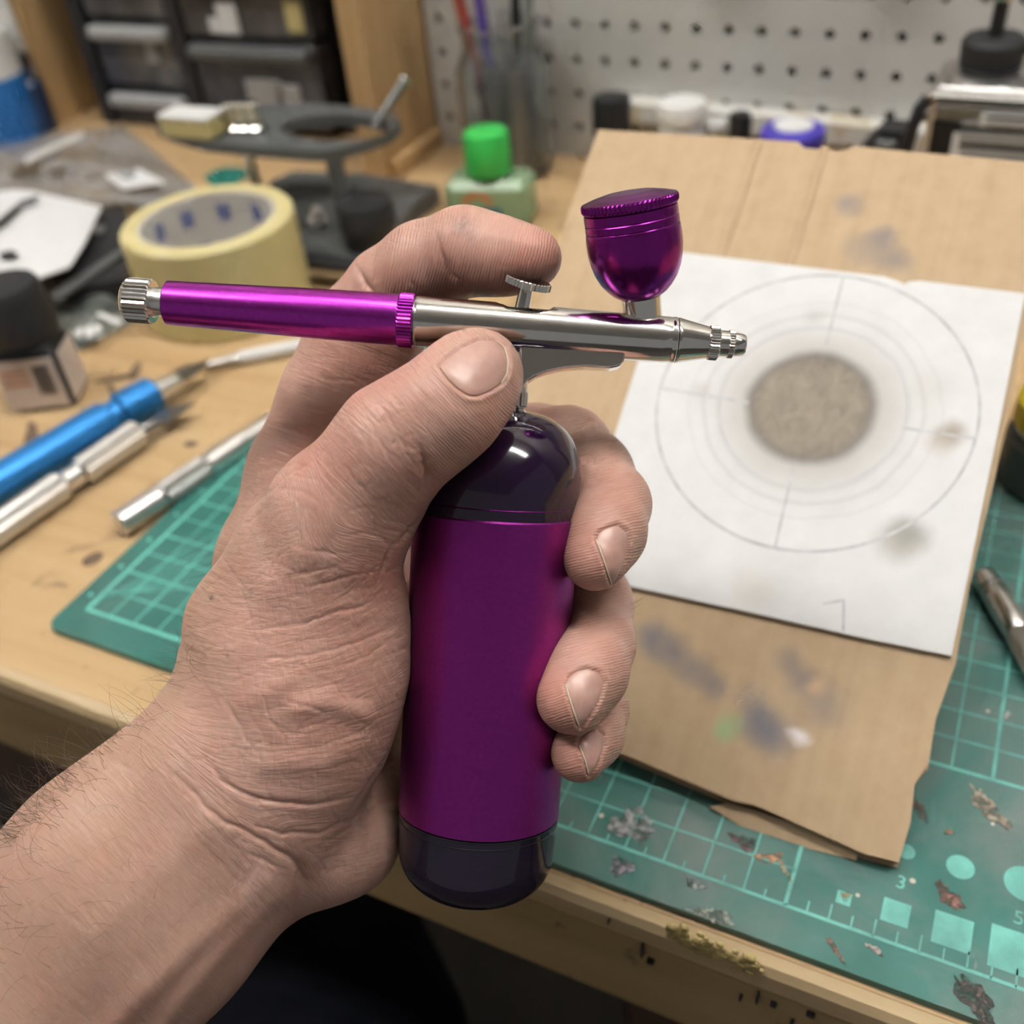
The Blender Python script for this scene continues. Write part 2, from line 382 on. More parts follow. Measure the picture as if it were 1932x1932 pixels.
for (px, py, r) in ((1710, 1607, 0.0026), (1812, 1636, 0.0040), (1934, 1668, 0.0058)):
    c = T(px, py, MT); obj('printed_circle', MB().add([(c[0] + r * math.cos(a), c[1] + r * math.sin(a), ZP) for a in np.linspace(0, 6.2832, 29)[:-1]], [tuple(range(28))]), MAT['print_worn'], mR)
def text_mesh(name, body, size, mat, parent, org, ex=(1, 0, 0), ey=(0, 1, 0)):
    cu = bpy.data.curves.new(name, 'FONT'); cu.body = body; cu.size = size; cu.align_x = 'CENTER'; cu.align_y = 'CENTER'
    to = bpy.data.objects.new(name + '_tmp', cu); C.objects.link(to); dg = bpy.context.evaluated_depsgraph_get()
    me = to.evaluated_get(dg).to_mesh(); vs = [np.array(v.co) for v in me.vertices]; fs = [tuple(p.vertices) for p in me.polygons]
    to.to_mesh_clear(); bpy.data.objects.remove(to); ex = np.array(ex, float); ey = np.array(ey, float)
    return obj(name, MB().add([np.array(org) + ex * v[0] + ey * v[1] for v in vs], fs), mat, parent, fix=False)
for (ch, px, py) in (('3', 1700, 1666), ('5', 1922, 1733)):
    c = T(px, py, MT); text_mesh('printed_number', ch, 0.0062, MAT['print_worn'], mR, (c[0], c[1], ZP))
# dried paint smears on the right mat
smear = [((1195, 1560), 40, 30, 0.3, (0.42, 0.42, 0.42)), ((1175, 1635), 22, 16, 0, (0.33, 0.31, 0.35)), ((1865, 1527), 52, 14, 0.75, (0.50, 0.42, 0.32)), ((1452, 1618), 22, 9, -0.1, (0.62, 0.34, 0.20)),
         ((1790, 1692), 34, 14, 0.8, (0.30, 0.16, 0.13)), ((1345, 1728), 40, 13, 0.3, (0.38, 0.42, 0.36)), ((1735, 1528), 24, 8, 0.9, (0.30, 0.19, 0.15)),
         ((1845, 1895), 66, 22, 0.95, (0.12, 0.10, 0.09)), ((1575, 1790), 26, 5, 1.0, (0.34, 0.20, 0.16)), ((1310, 1668), 18, 8, 0.4, (0.45, 0.50, 0.47)), ((1595, 1692), 9, 9, 0.3, (0.30, 0.26, 0.14)),
         ((1405, 1590), 26, 12, 0.5, (0.20, 0.13, 0.13)), ((1650, 1792), 20, 5, 0.6, (0.45, 0.40, 0.36)), ((1790, 1570), 8, 5, 0, (0.5, 0.3, 0.2)), ((1900, 1350), 7, 7, 0, (0.6, 0.62, 0.6)), ((1480, 1640), 30, 4, 1.1, (0.42, 0.36, 0.24))]
def smear_mat(k, col):
    t = NT('dried_paint_%d' % k); v = t.coord(loc=(k, 0, 0)); f = t.noise(v, 420, 4, .65)
    t.set(color=t.ramp(f, [(.3, tuple(x * .95 for x in col)), (.7, tuple(min(.9, x * 1.35) for x in col))]), rough=.6, alpha=t.ramp(t.noise(v, 300, 5, .7), [(.40, 0.0), (.60, .85)])); return t.m
for k, ((px, py), a, b, rot, col) in enumerate(smear):
    pts = []
    for an in np.linspace(0, 2 * math.pi, 31)[:-1]:
        q = 1 + 0.45 * math.sin(3 * an + k) * random.random() + random.uniform(-0.22, 0.22)
        x, y = a * q * math.cos(an), b * q * math.sin(an)
        w = T(px + x * math.cos(rot) - y * math.sin(rot), py + x * math.sin(rot) + y * math.cos(rot), MT); pts.append((w[0], w[1], TZ + MT))
    obj('paint_smear', MB().prism(pts, (0, 0, 0.00022)), smear_mat(k, col), mR)

# ------------------------------------------------------------------ propped cardboard and white target card
CU = np.array([0, 0.873, 0.487]); CU /= np.linalg.norm(CU); CN = np.cross([1, 0, 0], CU); CO = T(1660, 1615, 0.0088)
def PL(px, py, up=0.0):
    d = ray(px, py); t_ = ((CO + CN * up - EYE) @ CN) / (d @ CN); q = EYE + d * t_ - CO; return np.array([q[0], q @ CU])
CM = Matrix([[1, CU[0], CN[0], CO[0]], [0, CU[1], CN[1], CO[1]], [0, CU[2], CN[2], CO[2]], [0, 0, 0, 1]])
def blobs(t, base, spots, warp=0.006, wscale=60):
    v = t.coord()
    nz = t.n('ShaderNodeTexNoise', {'Vector': v, 'Scale': wscale, 'Detail': 4})
    off = t.n('ShaderNodeVectorMath', {0: nz.outputs['Color'], 1: (0.5, 0.5, 0.5)}, operation='SUBTRACT')
    off = t.n('ShaderNodeVectorMath', {0: off.outputs[0], 'Scale': warp * 2}, operation='SCALE')
    vv = t.n('ShaderNodeVectorMath', {0: v, 1: off.outputs[0]}, operation='ADD').outputs[0]
    vv = t.n('ShaderNodeVectorMath', {0: vv, 1: (1, 1, 0)}, operation='MULTIPLY').outputs[0]
    for (s, u), r, col, st in spots:
        d = t.n('ShaderNodeVectorMath', {0: vv, 1: (s, u, 0)}, operation='DISTANCE').outputs['Value']
        m = t.n('ShaderNodeMapRange', {'Value': d, 'From Min': r, 'From Max': 0.0, 'To Min': 0.0, 'To Max': st}, interpolation_type='SMOOTHSTEP').outputs[0]
        base = t.mix(m, base, col)
    return base
t = NT('corrugated_cardboard'); v = t.coord()
f = t.noise(v, 120, 4, 0.6); fl = t.noise(t.coord(scale=(170, 4, 1)), 1, 2)
c = t.ramp(f, [(0.3, (0.47, 0.335, 0.20)), (0.7, (0.53, 0.385, 0.24))]); c = t.mix(t.math('MULTIPLY', t.ramp(fl, [(.35, 0.0), (.65, 1.0)]), 0.28), c, (0.62, 0.475, 0.31))
gb = (0.19, 0.18, 0.21); sp = []
for (px, py, r, st) in ((1230, 1195, 34, .75), (1270, 1225, 34, .7), (1310, 1265, 32, .55), (1345, 1290, 26, .55), (1420, 1310, 30, .4), (1440, 1350, 32, .6), (1460, 1390, 40, .8), (1440, 1375, 36, .6), (1490, 1240, 26, .45), (1515, 1275, 28, .5), (1540, 1310, 50, .25),
                        (1605, 388, 30, .5), (1660, 450, 26, .55), (1672, 490, 34, .45), (1630, 470, 40, .35), (1700, 500, 30, .3), (1560, 1330, 40, .25)):
    sp.append((tuple(PL(px, py)), r * 0.33 / 1940 * 1.75, gb, min(.9, st * 1.15)))
sp.append((tuple(PL(1378, 1370)), 0.0075, (0.30, 0.55, 0.26), .6)); sp.append((tuple(PL(1512, 1395)), 0.0045, (0.85, 0.78, 0.78), 1.0)); sp.append((tuple(PL(1540, 1290)), 0.006, (0.62, 0.42, 0.25), .8))
c = blobs(t, c, sp)
t.set(color=c, rough=0.85, normal=t.bump(fl, 0.5, 0.0005, t.bump(f, 0.2, 0.0003))); MAT['cardboard'] = t.m
MAT['flute'] = plain('cardboard_core', (0.20, 0.13, 0.07), 0.9, 0, 0.5, 400)
cb = thing('cardboard_sheet', 'brown corrugated cardboard sheet with grey overspray propped up on the mat', 'cardboard', CO); 
def plane_obj(name, mb, m, parent): 
    o = obj(name, mb, m, None); o.parent = parent; o.matrix_parent_inverse = Matrix.Identity(4)
    o.matrix_basis = Matrix.Translation(parent.location).inverted() @ CM; return o
edge = [(0.0055, 0.0), (0.0062, 0.012), (0.005, 0.024), (0.0075, 0.030), (0.0068, 0.045), (0.0088, 0.064), (0.0080, 0.09), (0.0084, 0.13), (0.0078, 0.18), (0.009, 0.22), (0.008, 0.256)]
top = [(-0.02, 0.2565), (-0.05, 0.257), (-0.066, 0.2575), (-0.071, 0.2545), (-0.085, 0.2548), (-0.088, 0.2575), (-0.12, 0.2573), (-0.1735, 0.256)]
left = [(-0.1725, 0.22), (-0.1718, 0.166), (-0.1722, 0.10), (-0.1715, 0.05), (-0.172, 0.012)]
bot = [(-0.14, 0.0088), (-0.1, 0.0065), (-0.086, 0.006), (-0.06, 0.0036), (-0.045, 0.0022), (-0.038, 0.003), (-0.02, 0.001), (-0.004, -0.0008)]
out = edge + top + left + bot
plane_obj('front_liner', MB().prism([(x, y, -0.0006) for x, y in out], (0, 0, 0.0006)), MAT['cardboard'], cb)
inner = [(x * 0.996 - 0.0002, 0.128 + (y - 0.128) * 0.995, -0.0052) for x, y in out]
plane_obj('fluted_core', MB().prism(inner, (0, 0, 0.0046)), MAT['flute'], cb)
plane_obj('back_liner', MB().prism([(x + 0.0004 * math.sin(900 * y), y - (0.0012 if y < 0.01 else 0), -0.0058) for x, y in out], (0, 0, 0.0006)), MAT['cardboard'], cb)
for s0, s1 in ((PL(1424, 290), PL(1365, 480)), (PL(1553, 290), PL(1494, 480))):     # pressed crease ridges
    a, b = s0, s1; b = np.array([a[0], 0.198]); mb = MB()
    mb.tube([(a[0], 0.2555, -0.0009), (a[0], 0.198, -0.0009)], 0.0021, 16); plane_obj('crease_ridge', mb, MAT['cardboard'], cb)
mb = MB().prism([(-0.047, 0.0015, -0.004), (-0.052, -0.0015, -0.0045), (-0.040, -0.0045, -0.005), (-0.02, -0.0042, -0.005), (-0.006, -0.003, -0.0045), (-0.006, 0.002, -0.004)], (0, 0, 0.0006)); plane_obj('torn_flap', mb, MAT['cardboard'], cb)
# white card with sprayed disc and pencil target rings
ctr = np.array([-0.0548, 0.1415])
t = NT('white_target_card'); v = t.coord()
base = t.ramp(t.noise(v, 90, 5), [(0.3, (0.74, 0.74, 0.74)), (0.7, (0.80, 0.80, 0.80))])
d = t.n('ShaderNodeVectorMath', {0: t.n('ShaderNodeVectorMath', {0: v, 1: (1, 1, 0)}, operation='MULTIPLY').outputs[0], 1: (ctr[0], ctr[1], 0)}, operation='DISTANCE').outputs['Value']
dn = t.math('ADD', d, t.math('MULTIPLY', t.math('SUBTRACT', t.noise(v, 40, 3), 0.5), 0.004))
halo = t.n('ShaderNodeMapRange', {'Value': dn, 'From Min': 0.020, 'From Max': 0.037, 'To Min': 0.55, 'To Max': 0.0}, interpolation_type='SMOOTHSTEP').outputs[0]
base = t.mix(halo, base, (0.40, 0.36, 0.31))
halo2 = t.n('ShaderNodeMapRange', {'Value': dn, 'From Min': 0.030, 'From Max': 0.047, 'To Min': 0.16, 'To Max': 0.0}, interpolation_type='SMOOTHSTEP').outputs[0]
base = t.mix(halo2, base, (0.45, 0.42, 0.38))
disc = t.ramp(t.noise(t.coord(scale=(1.6, 1, 1)), 130, 4, 0.6, 1.0), [(0.3, (0.19, 0.155, 0.115)), (0.7, (0.31, 0.26, 0.195))])
rim = t.n('ShaderNodeMapRange', {'Value': dn, 'From Min': 0.0165, 'From Max': 0.0215, 'To Min': 0.0, 'To Max': 0.75}).outputs[0]
disc = t.mix(rim, disc, (0.15, 0.135, 0.125))
m = t.n('ShaderNodeMapRange', {'Value': dn, 'From Min': 0.0243, 'From Max': 0.0205, 'To Min': 0.0, 'To Max': 0.95}).outputs[0]
base = t.mix(m, base, disc)
for rr, w, st in ((0.0325, 0.0012, .18), (0.0375, 0.0015, .2), (0.043, 0.001, .10)):
    ring = t.n('ShaderNodeMapRange', {'Value': t.math('ABSOLUTE', t.math('SUBTRACT', dn, rr)), 'From Min': w, 'From Max': 0.0, 'To Min': 0.0, 'To Max': st}, interpolation_type='SMOOTHSTEP').outputs[0]
    base = t.mix(ring, base, (0.35, 0.33, 0.30))
base = blobs(t, base, [(tuple(PL(1795, 822)), 0.0075, (0.30, 0.24, 0.17), .75), (tuple(PL(1775, 835)), 0.008, (0.4, 0.32, 0.22), .4), (tuple(PL(1715, 1012)), 0.0095, (0.22, 0.21, 0.17), .7), (tuple(PL(1690, 1030)), 0.011, (0.3, 0.28, 0.22), .5),
                       (tuple(PL(1425, 1120)), 0.014, (0.5, 0.45, 0.36), .35), (tuple(PL(1535, 600)), 0.006, (0.4, 0.38, 0.34), .3), (tuple(PL(1325, 740)), 0.006, (0.45, 0.42, 0.38), .3), (tuple(PL(1760, 740)), 0.012, (0.5, 0.46, 0.4), .25)], 0.003, 80)
t.set(color=base, rough=0.7); MAT['target'] = t.m
wc = thing('target_card', 'white card with a sprayed grey disc and pencil target circles on the cardboard', 'card', CO + CU * 0.06 + CN * 0.002)
wo = [(-0.1195, 0.0605), (-0.06, 0.0625), (-0.02, 0.0635), (0.0072, 0.0648), (0.0068, 0.10), (0.0062, 0.15), (0.0052, 0.1985), (-0.03, 0.1985), (-0.0335, 0.1975), (-0.0345, 0.1962), (-0.0365, 0.1972), (-0.042, 0.1985), (-0.08, 0.1985), (-0.1228, 0.1985)]
plane_obj('card_sheet', MB().prism([(x, y, 0.0006) for x, y in wo], (0, 0, 0.0014)), MAT['target'], wc)
zc = 0.00206
def ringmesh(c, r, w, wob=0.0):
    mb = MB(); n = 96
    for k in range(n):
        a, b = 2 * math.pi * k / n, 2 * math.pi * (k + 1) / n
        q = [(c[0] + (r + s) * math.cos(x), c[1] + (r + s) * math.sin(x), zc) for x, s in ((a, -w), (b, -w), (b, w), (a, w))]
        mb.quad(*q)
    return mb
plane_obj('pencil_circle', ringmesh(ctr, 0.0549, 0.0005), MAT['pencil'], wc)
plane_obj('pencil_circle', ringmesh(ctr, 0.0318, 0.0003), plain('faint_pencil', (0.6, 0.6, 0.6), 0.7), wc)
for a, b in ((PL(1253, 738), PL(1413, 765)), (PL(1592, 525), PL(1558, 660)), (PL(1498, 885), PL(1462, 1040)), (PL(1700, 812), PL(1840, 833))):
    mb = MB(); strip(mb, a, b, 0.0008, zc); plane_obj('pencil_line', mb, MAT['pencil'], wc)
mb = MB(); s7 = [PL(1553, 1143), PL(1592, 1136), PL(1591, 1194)]
strip(mb, s7[0], s7[1], 0.0008, zc); strip(mb, s7[1], s7[2], 0.0008, zc); plane_obj('pencil_number', mb, MAT['pencil'], wc)

# ------------------------------------------------------------------ knives and pens on the bench
def rod(parent, name, a, b, r0, r1, m, n=24, knurl=0.0, rings=2, smooth=True):
    L = np.linalg.norm(b - a); prof = [(0, r0 * 0.86), (min(0.0012, L * .1), r0)] + [(L * (k + 1) / (rings + 1), r0 + (r1 - r0) * (k + 1) / (rings + 1)) for k in range(rings)] + [(L - min(0.0012, L * .1), r1), (L, r1 * 0.86)]
    return obj(name, MB().lathe(a, b - a, prof, n, {i: knurl for i in range(1, len(prof) - 1)} if knurl else None), m, parent, smooth=smooth)
def blade(parent, a, b, w, m):
    d = b - a; L = np.linalg.norm(d); d = d / L; s = nrm(np.cross([0, 0, 1], d)); mb = MB()
    mb.prism([a - s * w * .4, a + s * w * .5, a + d * L * .45 + s * w * .6, b - s * w * .35, a + d * L * .3 - s * w * .5], (0, 0, 0.0008)); return obj('blade', mb, m, parent)
def axis_pts(z, *px): return [T(x, y, z) for x, y in px]
r = 0.0098; a0, a1, a2, a3, a4, a5 = axis_pts(r, (-75, 957), (205, 790), (225, 779), (292, 742), (338, 716), (386, 678))
k1 = thing('craft_knife', 'chunky blue craft knife with a silver collar and pointed blade', 'knife', (*a1[:2], TZ), 'craft knives on the bench')
rod(k1, 'handle', a0, a1, r, r, MAT['blue'], 12); rod(k1, 'grip_groove', a1, a2, r * .8, r * .8, MAT['blue']); rod(k1, 'grip', a2, a3, r, r, MAT['blue'], 12)
rod(k1, 'collar', a3, a4, r * .62, r * .45, MAT['alu']); blade(k1, a4 - [0, 0, 0.0], a5, 0.012, MAT['dark_steel'])
r = 0.0072; a0, a1, a2, a3, a4, a5 = axis_pts(r, (-60, 1036), (118, 913), (150, 892), (262, 815), (300, 795), (360, 758))
k2 = thing('craft_knife', 'silver craft knife lying beside the blue knife, blade pointing right', 'knife', (*a1[:2], TZ), 'craft knives on the bench')
rod(k2, 'handle', a0, a1, r, r, MAT['alu'], 60, 0.0003); rod(k2, 'handle_waist', a1, a2, r * .8, r * .8, MAT['alu']); rod(k2, 'grip', a2, a3, r, r, MAT['alu'], 40, 0.0005)
rod(k2, 'collar', a3, a4, r * .5, r * .4, MAT['dark_steel']); blade(k2, a4, a5, 0.012, MAT['dark_steel'])
r = 0.0062; a0, a1, a2, a3, a4 = axis_pts(r, (222, 990), (305, 937), (388, 881), (455, 836), (640, 712))
k3 = thing('craft_knife', 'silver round-handled craft knife with knurled band, half on the left mat', 'knife', (*a1[:2], TZ), 'craft knives on the bench')
rod(k3, 'handle_end', a0, a1, r, r, MAT['alu']); rod(k3, 'knurled_band', a1, a2, r * 1.02, r * 1.02, MAT['steel'], 72, 0.0003); rod(k3, 'handle', a2, a3, r, r, MAT['alu']); rod(k3, 'grip', a3, a4, r * .85, r * .7, MAT['alu'])
r = 0.0040; a0, a1, a2 = axis_pts(r, (378, 692), (452, 676), (690, 628))
k4 = thing('metal_pen', 'slim white and silver pen lying in front of the tape roll', 'pen', (*a1[:2], TZ))
rod(k4, 'tip', a0, a1, r * .5, r * .85, MAT['steel']); rod(k4, 'barrel', a1, a2, r, r, MAT['white_plastic'])
r = 0.0050; a0, a1, a2, a3 = axis_pts(r + MT, (1853, 1084), (1872, 1112), (1922, 1196), (2010, 1345))
k5 = thing('craft_knife', 'silver craft knife on the mat to the right of the white card', 'knife', (*a1[:2], TZ), 'craft knives on the bench')
rod(k5, 'end_cap', a0, a1, r * .85, r, MAT['steel']); rod(k5, 'handle', a1, a2, r, r, MAT['steel']); rod(k5, 'knurled_band', a2, a3, r * 1.03, r * 1.03, MAT['steel'], 72, 0.0003)
# stray shavings on the bench
stn = plain('brown_stain', (.15, .10, .065), .6, 0, .4, 300)
for (px, py, a, b) in ((215, 715, 0.012, 0.003), (255, 700, 0.010, 0.003), (360, 838, 0.004, 0.003), (175, 1055, 0.005, 0.004), (60, 830, 0.02, 0.004), (210, 735, 0.008, 0.002)):
    c = T(px, py, 0); rot = random.random() * 3
    pts = [(c[0] + a * random.uniform(.7, 1.1) * math.cos(x) * math.cos(rot) - b * math.sin(x) * math.sin(rot), c[1] + a * math.cos(x) * math.sin(rot) + b * random.uniform(.7, 1.1) * math.sin(x) * math.cos(rot), TZ) for x in np.linspace(0, 6.2832, 13)[:-1]]
    obj('paint_stain', MB().prism(pts, (0, 0, 0.0002)), stn, bench)

# ------------------------------------------------------------------ tape roll
c = T(392, 648, 0); ro, ri, ht = 0.0510, 0.0388, 0.056; c = c + np.array([-0.018, 0.046, 0])
tp = thing('tape_roll', 'wide roll of pale yellow masking tape standing on its flat side', 'tape', c)
obj('tape_winding', MB().lathe(c, (0, 0, 1), [(0.0, ri + .002), (0.0, ro - .0015), (0.0015, ro), (ht - .0015, ro), (ht, ro - .0015), (ht, ri + .002), (0.0, ri + .002)], 72, closed=False), MAT['tape'], tp, smooth=True)
obj('cardboard_core', MB().lathe(c, (0, 0, 1), [(0.0005, ri), (0.0005, ri + .0022), (ht - .001, ri + .0022), (ht - .001, ri), (0.0005, ri)], 64, closed=False), MAT['core'], tp, smooth=True)
obj('core_floor', MB().lathe(c, (0, 0, 1), [(0.004, 0.001), (0.004, ri), (0.005, ri), (0.005, 0.001)], 48), MAT['core'], tp)
for an in (0.75, 1.35, 1.95, 2.55, 3.1):
    for zz in (0.020, 0.043):
        q = MB(); n0 = 6
        for k in range(n0):
            x0_, x1_ = an + (zz - .03) * 8 + (k - 3) * 0.035, an + (zz - .03) * 8 + (k - 2.3) * 0.035
            h = 0.0045 + 0.0015 * (k % 2)
            q.quad(*[(c[0] + (ri - .0002) * math.cos(x), c[1] + (ri - .0002) * math.sin(x), TZ + z) for x, z in ((x0_, zz - h), (x1_, zz - h), (x1_, zz + h), (x0_, zz + h))])
        obj('core_print', q, MAT['navy_print'], tp, fix=False)

# ------------------------------------------------------------------ ink bottle on the left
b0, b1 = T(20, 783, 0), T(145, 769, 0); ex = nrm(b1 - b0); ey = np.cross([0, 0, 1], ex); wd = np.linalg.norm(b1 - b0); dp = wd * 0.80; hb = 0.037
c = (b0 + b1) / 2 + ey * dp / 2; ax = np.array([ex, ey, [0, 0, 1]])
ib = thing('ink_bottle', 'squat black ink bottle with a big black cap and barcode label', 'bottle', (c[0], c[1], TZ))
obj('glass_body', MB().box(c + [0, 0, hb / 2], (wd / 2, dp / 2, hb / 2), ax, bevel=0.004), MAT['black_plastic'], ib)
obj('shoulder', MB().lathe(c + [0, 0, hb - .001], (0, 0, 1), [(0, 0.0185), (0.004, 0.016)], 32), MAT['black_plastic'], ib, smooth=True)
obj('cap', MB().lathe(c + [0, 0, hb + .003], (0, 0, 1), [(0, 0.0185), (0.001, 0.019), (0.026, 0.0182), (0.029, 0.0165), (0.0295, 0.008)], 60, {1: .0004, 2: .0004}), MAT['black_matte'], ib, smooth=True)
fl = c - ey * (dp / 2 + .0002); lab = obj('front_label', MB().box(fl + [0, 0, hb * .47], (wd * .44, .0002, hb * .40), ax), MAT['pink_label'], ib)
obj('side_label', MB().box(c + ex * (wd / 2 + .0002) + [0, 0, hb * .48], (.0002, dp * .42, hb * .4), ax), MAT['pink_label'], ib)
for k in range(11):
    obj('barcode_bar', MB().box(fl - ey * .0003 + ex * (wd * (0.10 + 0.022 * k)) + [0, 0, hb * .52], (wd * .0036 * (1 + k % 2), .0001, hb * .24), ax), MAT['black_matte'], ib)
for k in range(3): obj('label_line', MB().box(fl - ey * .0003 + ex * (-wd * .18) + [0, 0, hb * (.68 - .1 * k)], (wd * .2, .0001, hb * .018), ax), MAT['orange_print'], ib)

# ------------------------------------------------------------------ clutter at the far left: tag, black tray, foil packet, bag
def flat(name, pix, z, th, m, parent): return obj(name, MB().prism([T(x, y, z) for x, y in pix], (0, 0, th)), m, parent)
bt = thing('black_tray', 'low black plastic tray under the white tag beside the tape', 'tray', T(190, 500))
flat('tray_body', [(40, 560), (130, 440), (245, 425), (262, 470), (252, 570), (150, 585)], 0.0, 0.016, MAT['black_matte'], bt)
flat('tray_rim', [(95, 560), (238, 468), (243, 478), (110, 572)], 0.0165, 0.002, MAT['grey_plastic'], bt)
flat('tray_clip', [(175, 432), (200, 428), (196, 440), (176, 444)], 0.0165, 0.002, MAT['light_grey'], bt)
tg = thing('hang_tag', 'white paper hang tag with cut holes at the left edge', 'tag', T(70, 450, 0.03))
N_ = 10; mb = MB(); outl = [(-60, 372), (25, 360), (60, 362), (192, 392), (160, 462), (132, 505), (60, 532), (-40, 566)]
mb.prism([T(x, y, 0.032 - 0.00004 * max(0, x)) for x, y in outl], (0, 0, 0.0009)); obj('tag_sheet', mb, MAT['paper'], tg)
for pix in ([(-5, 480), (20, 472), (34, 478), (30, 486), (5, 490)],): flat('punched_hole', pix, 0.0334, 0.0002, MAT['black_matte'], tg)
tb = MB(); tb.tube([T(x, y, 0.0342) for x, y in ((-10, 425), (20, 400), (45, 380), (72, 372), (66, 382), (35, 392), (12, 418), (-5, 432))], 0.0014, 6); obj('wire_hook', tb, MAT['dark_steel'], tg)
fp = thing('foil_packet', 'crumpled grey-green foil packet with white printing behind the ink bottle', 'packet', T(180, 600))
mb = MB(); pix = [(70, 585), (120, 548), (225, 552), (250, 600), (205, 640), (158, 655)]
n = 14; vs_ = []; fs_ = []
q0, q1, q2, q3 = (60, 580), (228, 545), (255, 606), (150, 662)
for i in range(n + 1):
    for j in range(n + 1):
        a, b = i / n, j / n
        x = (1 - a) * (1 - b) * q0[0] + a * (1 - b) * q1[0] + a * b * q2[0] + (1 - a) * b * q3[0]; y = (1 - a) * (1 - b) * q0[1] + a * (1 - b) * q1[1] + a * b * q2[1] + (1 - a) * b * q3[1]
        e = min(a, 1 - a, b, 1 - b); vs_.append(T(x, y, 0.0005) + [0, 0, min(1, e * 5) * (0.006 + 0.002 * math.sin(9 * a + 5 * b)) + random.uniform(0, .0012)])
for i in range(n):
    for j in range(n): fs_.append((i * (n + 1) + j, (i + 1) * (n + 1) + j, (i + 1) * (n + 1) + j + 1, i * (n + 1) + j + 1))
obj('foil_pouch', MB().add(vs_, fs_), MAT['foil'], fp, smooth=True)
for pix in ([(140, 628), (152, 618), (158, 622), (150, 640)], [(160, 622), (172, 612), (176, 632), (164, 640)], [(182, 596), (190, 590), (230, 606), (224, 614)], [(176, 618), (190, 612), (192, 622), (180, 630)]):
    flat('printed_letter', pix, 0.0105, 0.0006, MAT['paper'], fp)
bg = thing('plastic_bag', 'cloudy clear plastic bag lying crumpled in front of the drawer cabinet', 'bag', T(180, 330))
n = 26; vs_ = []; fs_ = []; q0, q1, q2, q3 = (-60, 268), (232, 236), (425, 398), (-80, 420)
for i in range(n + 1):
    for j in range(n + 1):
        a, b = i / n, j / n
        x = (1 - a) * (1 - b) * q0[0] + a * (1 - b) * q1[0] + a * b * q2[0] + (1 - a) * b * q3[0]; y = (1 - a) * (1 - b) * q0[1] + a * (1 - b) * q1[1] + a * b * q2[1] + (1 - a) * b * q3[1]
        e = min(a, 1 - a, b, 1 - b); z = min(1, e * 4) * (0.013 + 0.005 * math.sin(7 * a + 3 * b) + 0.005 * math.sin(13 * b - 6 * a) + .002 * math.sin(31 * a + 17 * b)) + .001 + random.uniform(0, .0015)
        vs_.append(T(x, y, z))
for i in range(n):
    for j in range(n): fs_.append((i * (n + 1) + j, (i + 1) * (n + 1) + j, (i + 1) * (n + 1) + j + 1, i * (n + 1) + j + 1))
obj('film', MB().add(vs_, fs_), MAT['bag'], bg, smooth=True)
flat('paper_label', [(198, 330), (262, 318), (312, 345), (232, 358)], 0.0185, 0.0004, MAT['paper'], bg)
flat('bag_seal', [(40, 300), (155, 248), (160, 256), (50, 310)], 0.0205, 0.0006, plain('clear_seal', (0.7, 0.69, 0.65), 0.3), bg)
tag(flat('guitar_pick', [(385, 335), (420, 318), (462, 320), (470, 332), (440, 350), (400, 352)], 0.0002, 0.0012, MAT['teal'], None), 'small dark green plastic pick on the bench under the grey plate', 'plastic pick')

# ------------------------------------------------------------------ magnifier stand
zP = 0.066
ms = thing('magnifier_stand', 'dark grey bench stand with an oval-holed plate on metal posts', 'stand', T(600, 420))
oc = (640, 262); n = 40; outerp = [(300, 256), (330, 270), (392, 287), (500, 298), (598, 306), (640, 303), (700, 285), (748, 265), (762, 246), (745, 232), (690, 222), (600, 214), (520, 214), (440, 218), (360, 236)]
def resample(poly, n, closed=True):
    p = np.array(poly + ([poly[0]] if closed else []), float); L = np.r_[0, np.cumsum(np.linalg.norm(np.diff(p, axis=0), axis=1))]
    t_ = np.linspace(0, L[-1], n + 1)[:-1] if closed else np.linspace(0, L[-1], n); return np.stack([np.interp(t_, L, p[:, 0]), np.interp(t_, L, p[:, 1])], 1)
og = resample(outerp, n); an = np.arctan2(og[:, 1] - oc[1], og[:, 0] - oc[0])
hole = [(oc[0] + 104 * math.cos(a), oc[1] + 25 * math.sin(a)) for a in np.arctan2(np.sin(an) * 4.0, np.cos(an))]
vs_ = []; 
for z in (zP, zP + 0.007):
    vs_ += [T(x, y, z) if z == zP else T(x, y, zP) + np.array([0, 0, 0.007]) for x, y in og]; vs_ += [T(x, y, zP) + np.array([0, 0, z - zP]) for x, y in hole]
fs_ = []
for k in range(n):
    k2 = (k + 1) % n
    fs_ += [(k, k2, n + k2, n + k), (2 * n + k, 3 * n + k, 3 * n + k2, 2 * n + k2), (k, 2 * n + k, 2 * n + k2, k2), (n + k, n + k2, 3 * n + k2, 3 * n + k)]
obj('plate', MB().add(vs_, fs_), MAT['grey_plastic'], ms)
def post(name, px, py, r, z0, z1, m): c = T(px, py, zP); return obj(name, MB().lathe((c[0], c[1], TZ + z0), (0, 0, 1), [(0, r), (z1 - z0, r)], 16), m, ms, smooth=True)
post('post', 470, 290, 0.0035, 0.0, zP, MAT['steel']); post('post', 630, 298, 0.0055, 0.012, zP, MAT['grey_plastic'])
a = T(706, 244, zP + .006); b = W(763, 153, a[1] + 0.02); obj('rod', MB().tube([a, b], 0.0032, 10), MAT['dark_steel'], ms); obj('rod_tip', MB().tube([b, b + (b - a) * .07], 0.0036, 10), MAT['steel'], ms)
flat('base', [(515, 372), (560, 352), (700, 358), (832, 382), (778, 425), (705, 522), (566, 507)], 0.0, 0.012, MAT['grey_plastic'], ms)
flat('base_pad', [(566, 484), (690, 498), (702, 520), (568, 505)], 0.0125, 0.0035, MAT['black_matte'], ms)
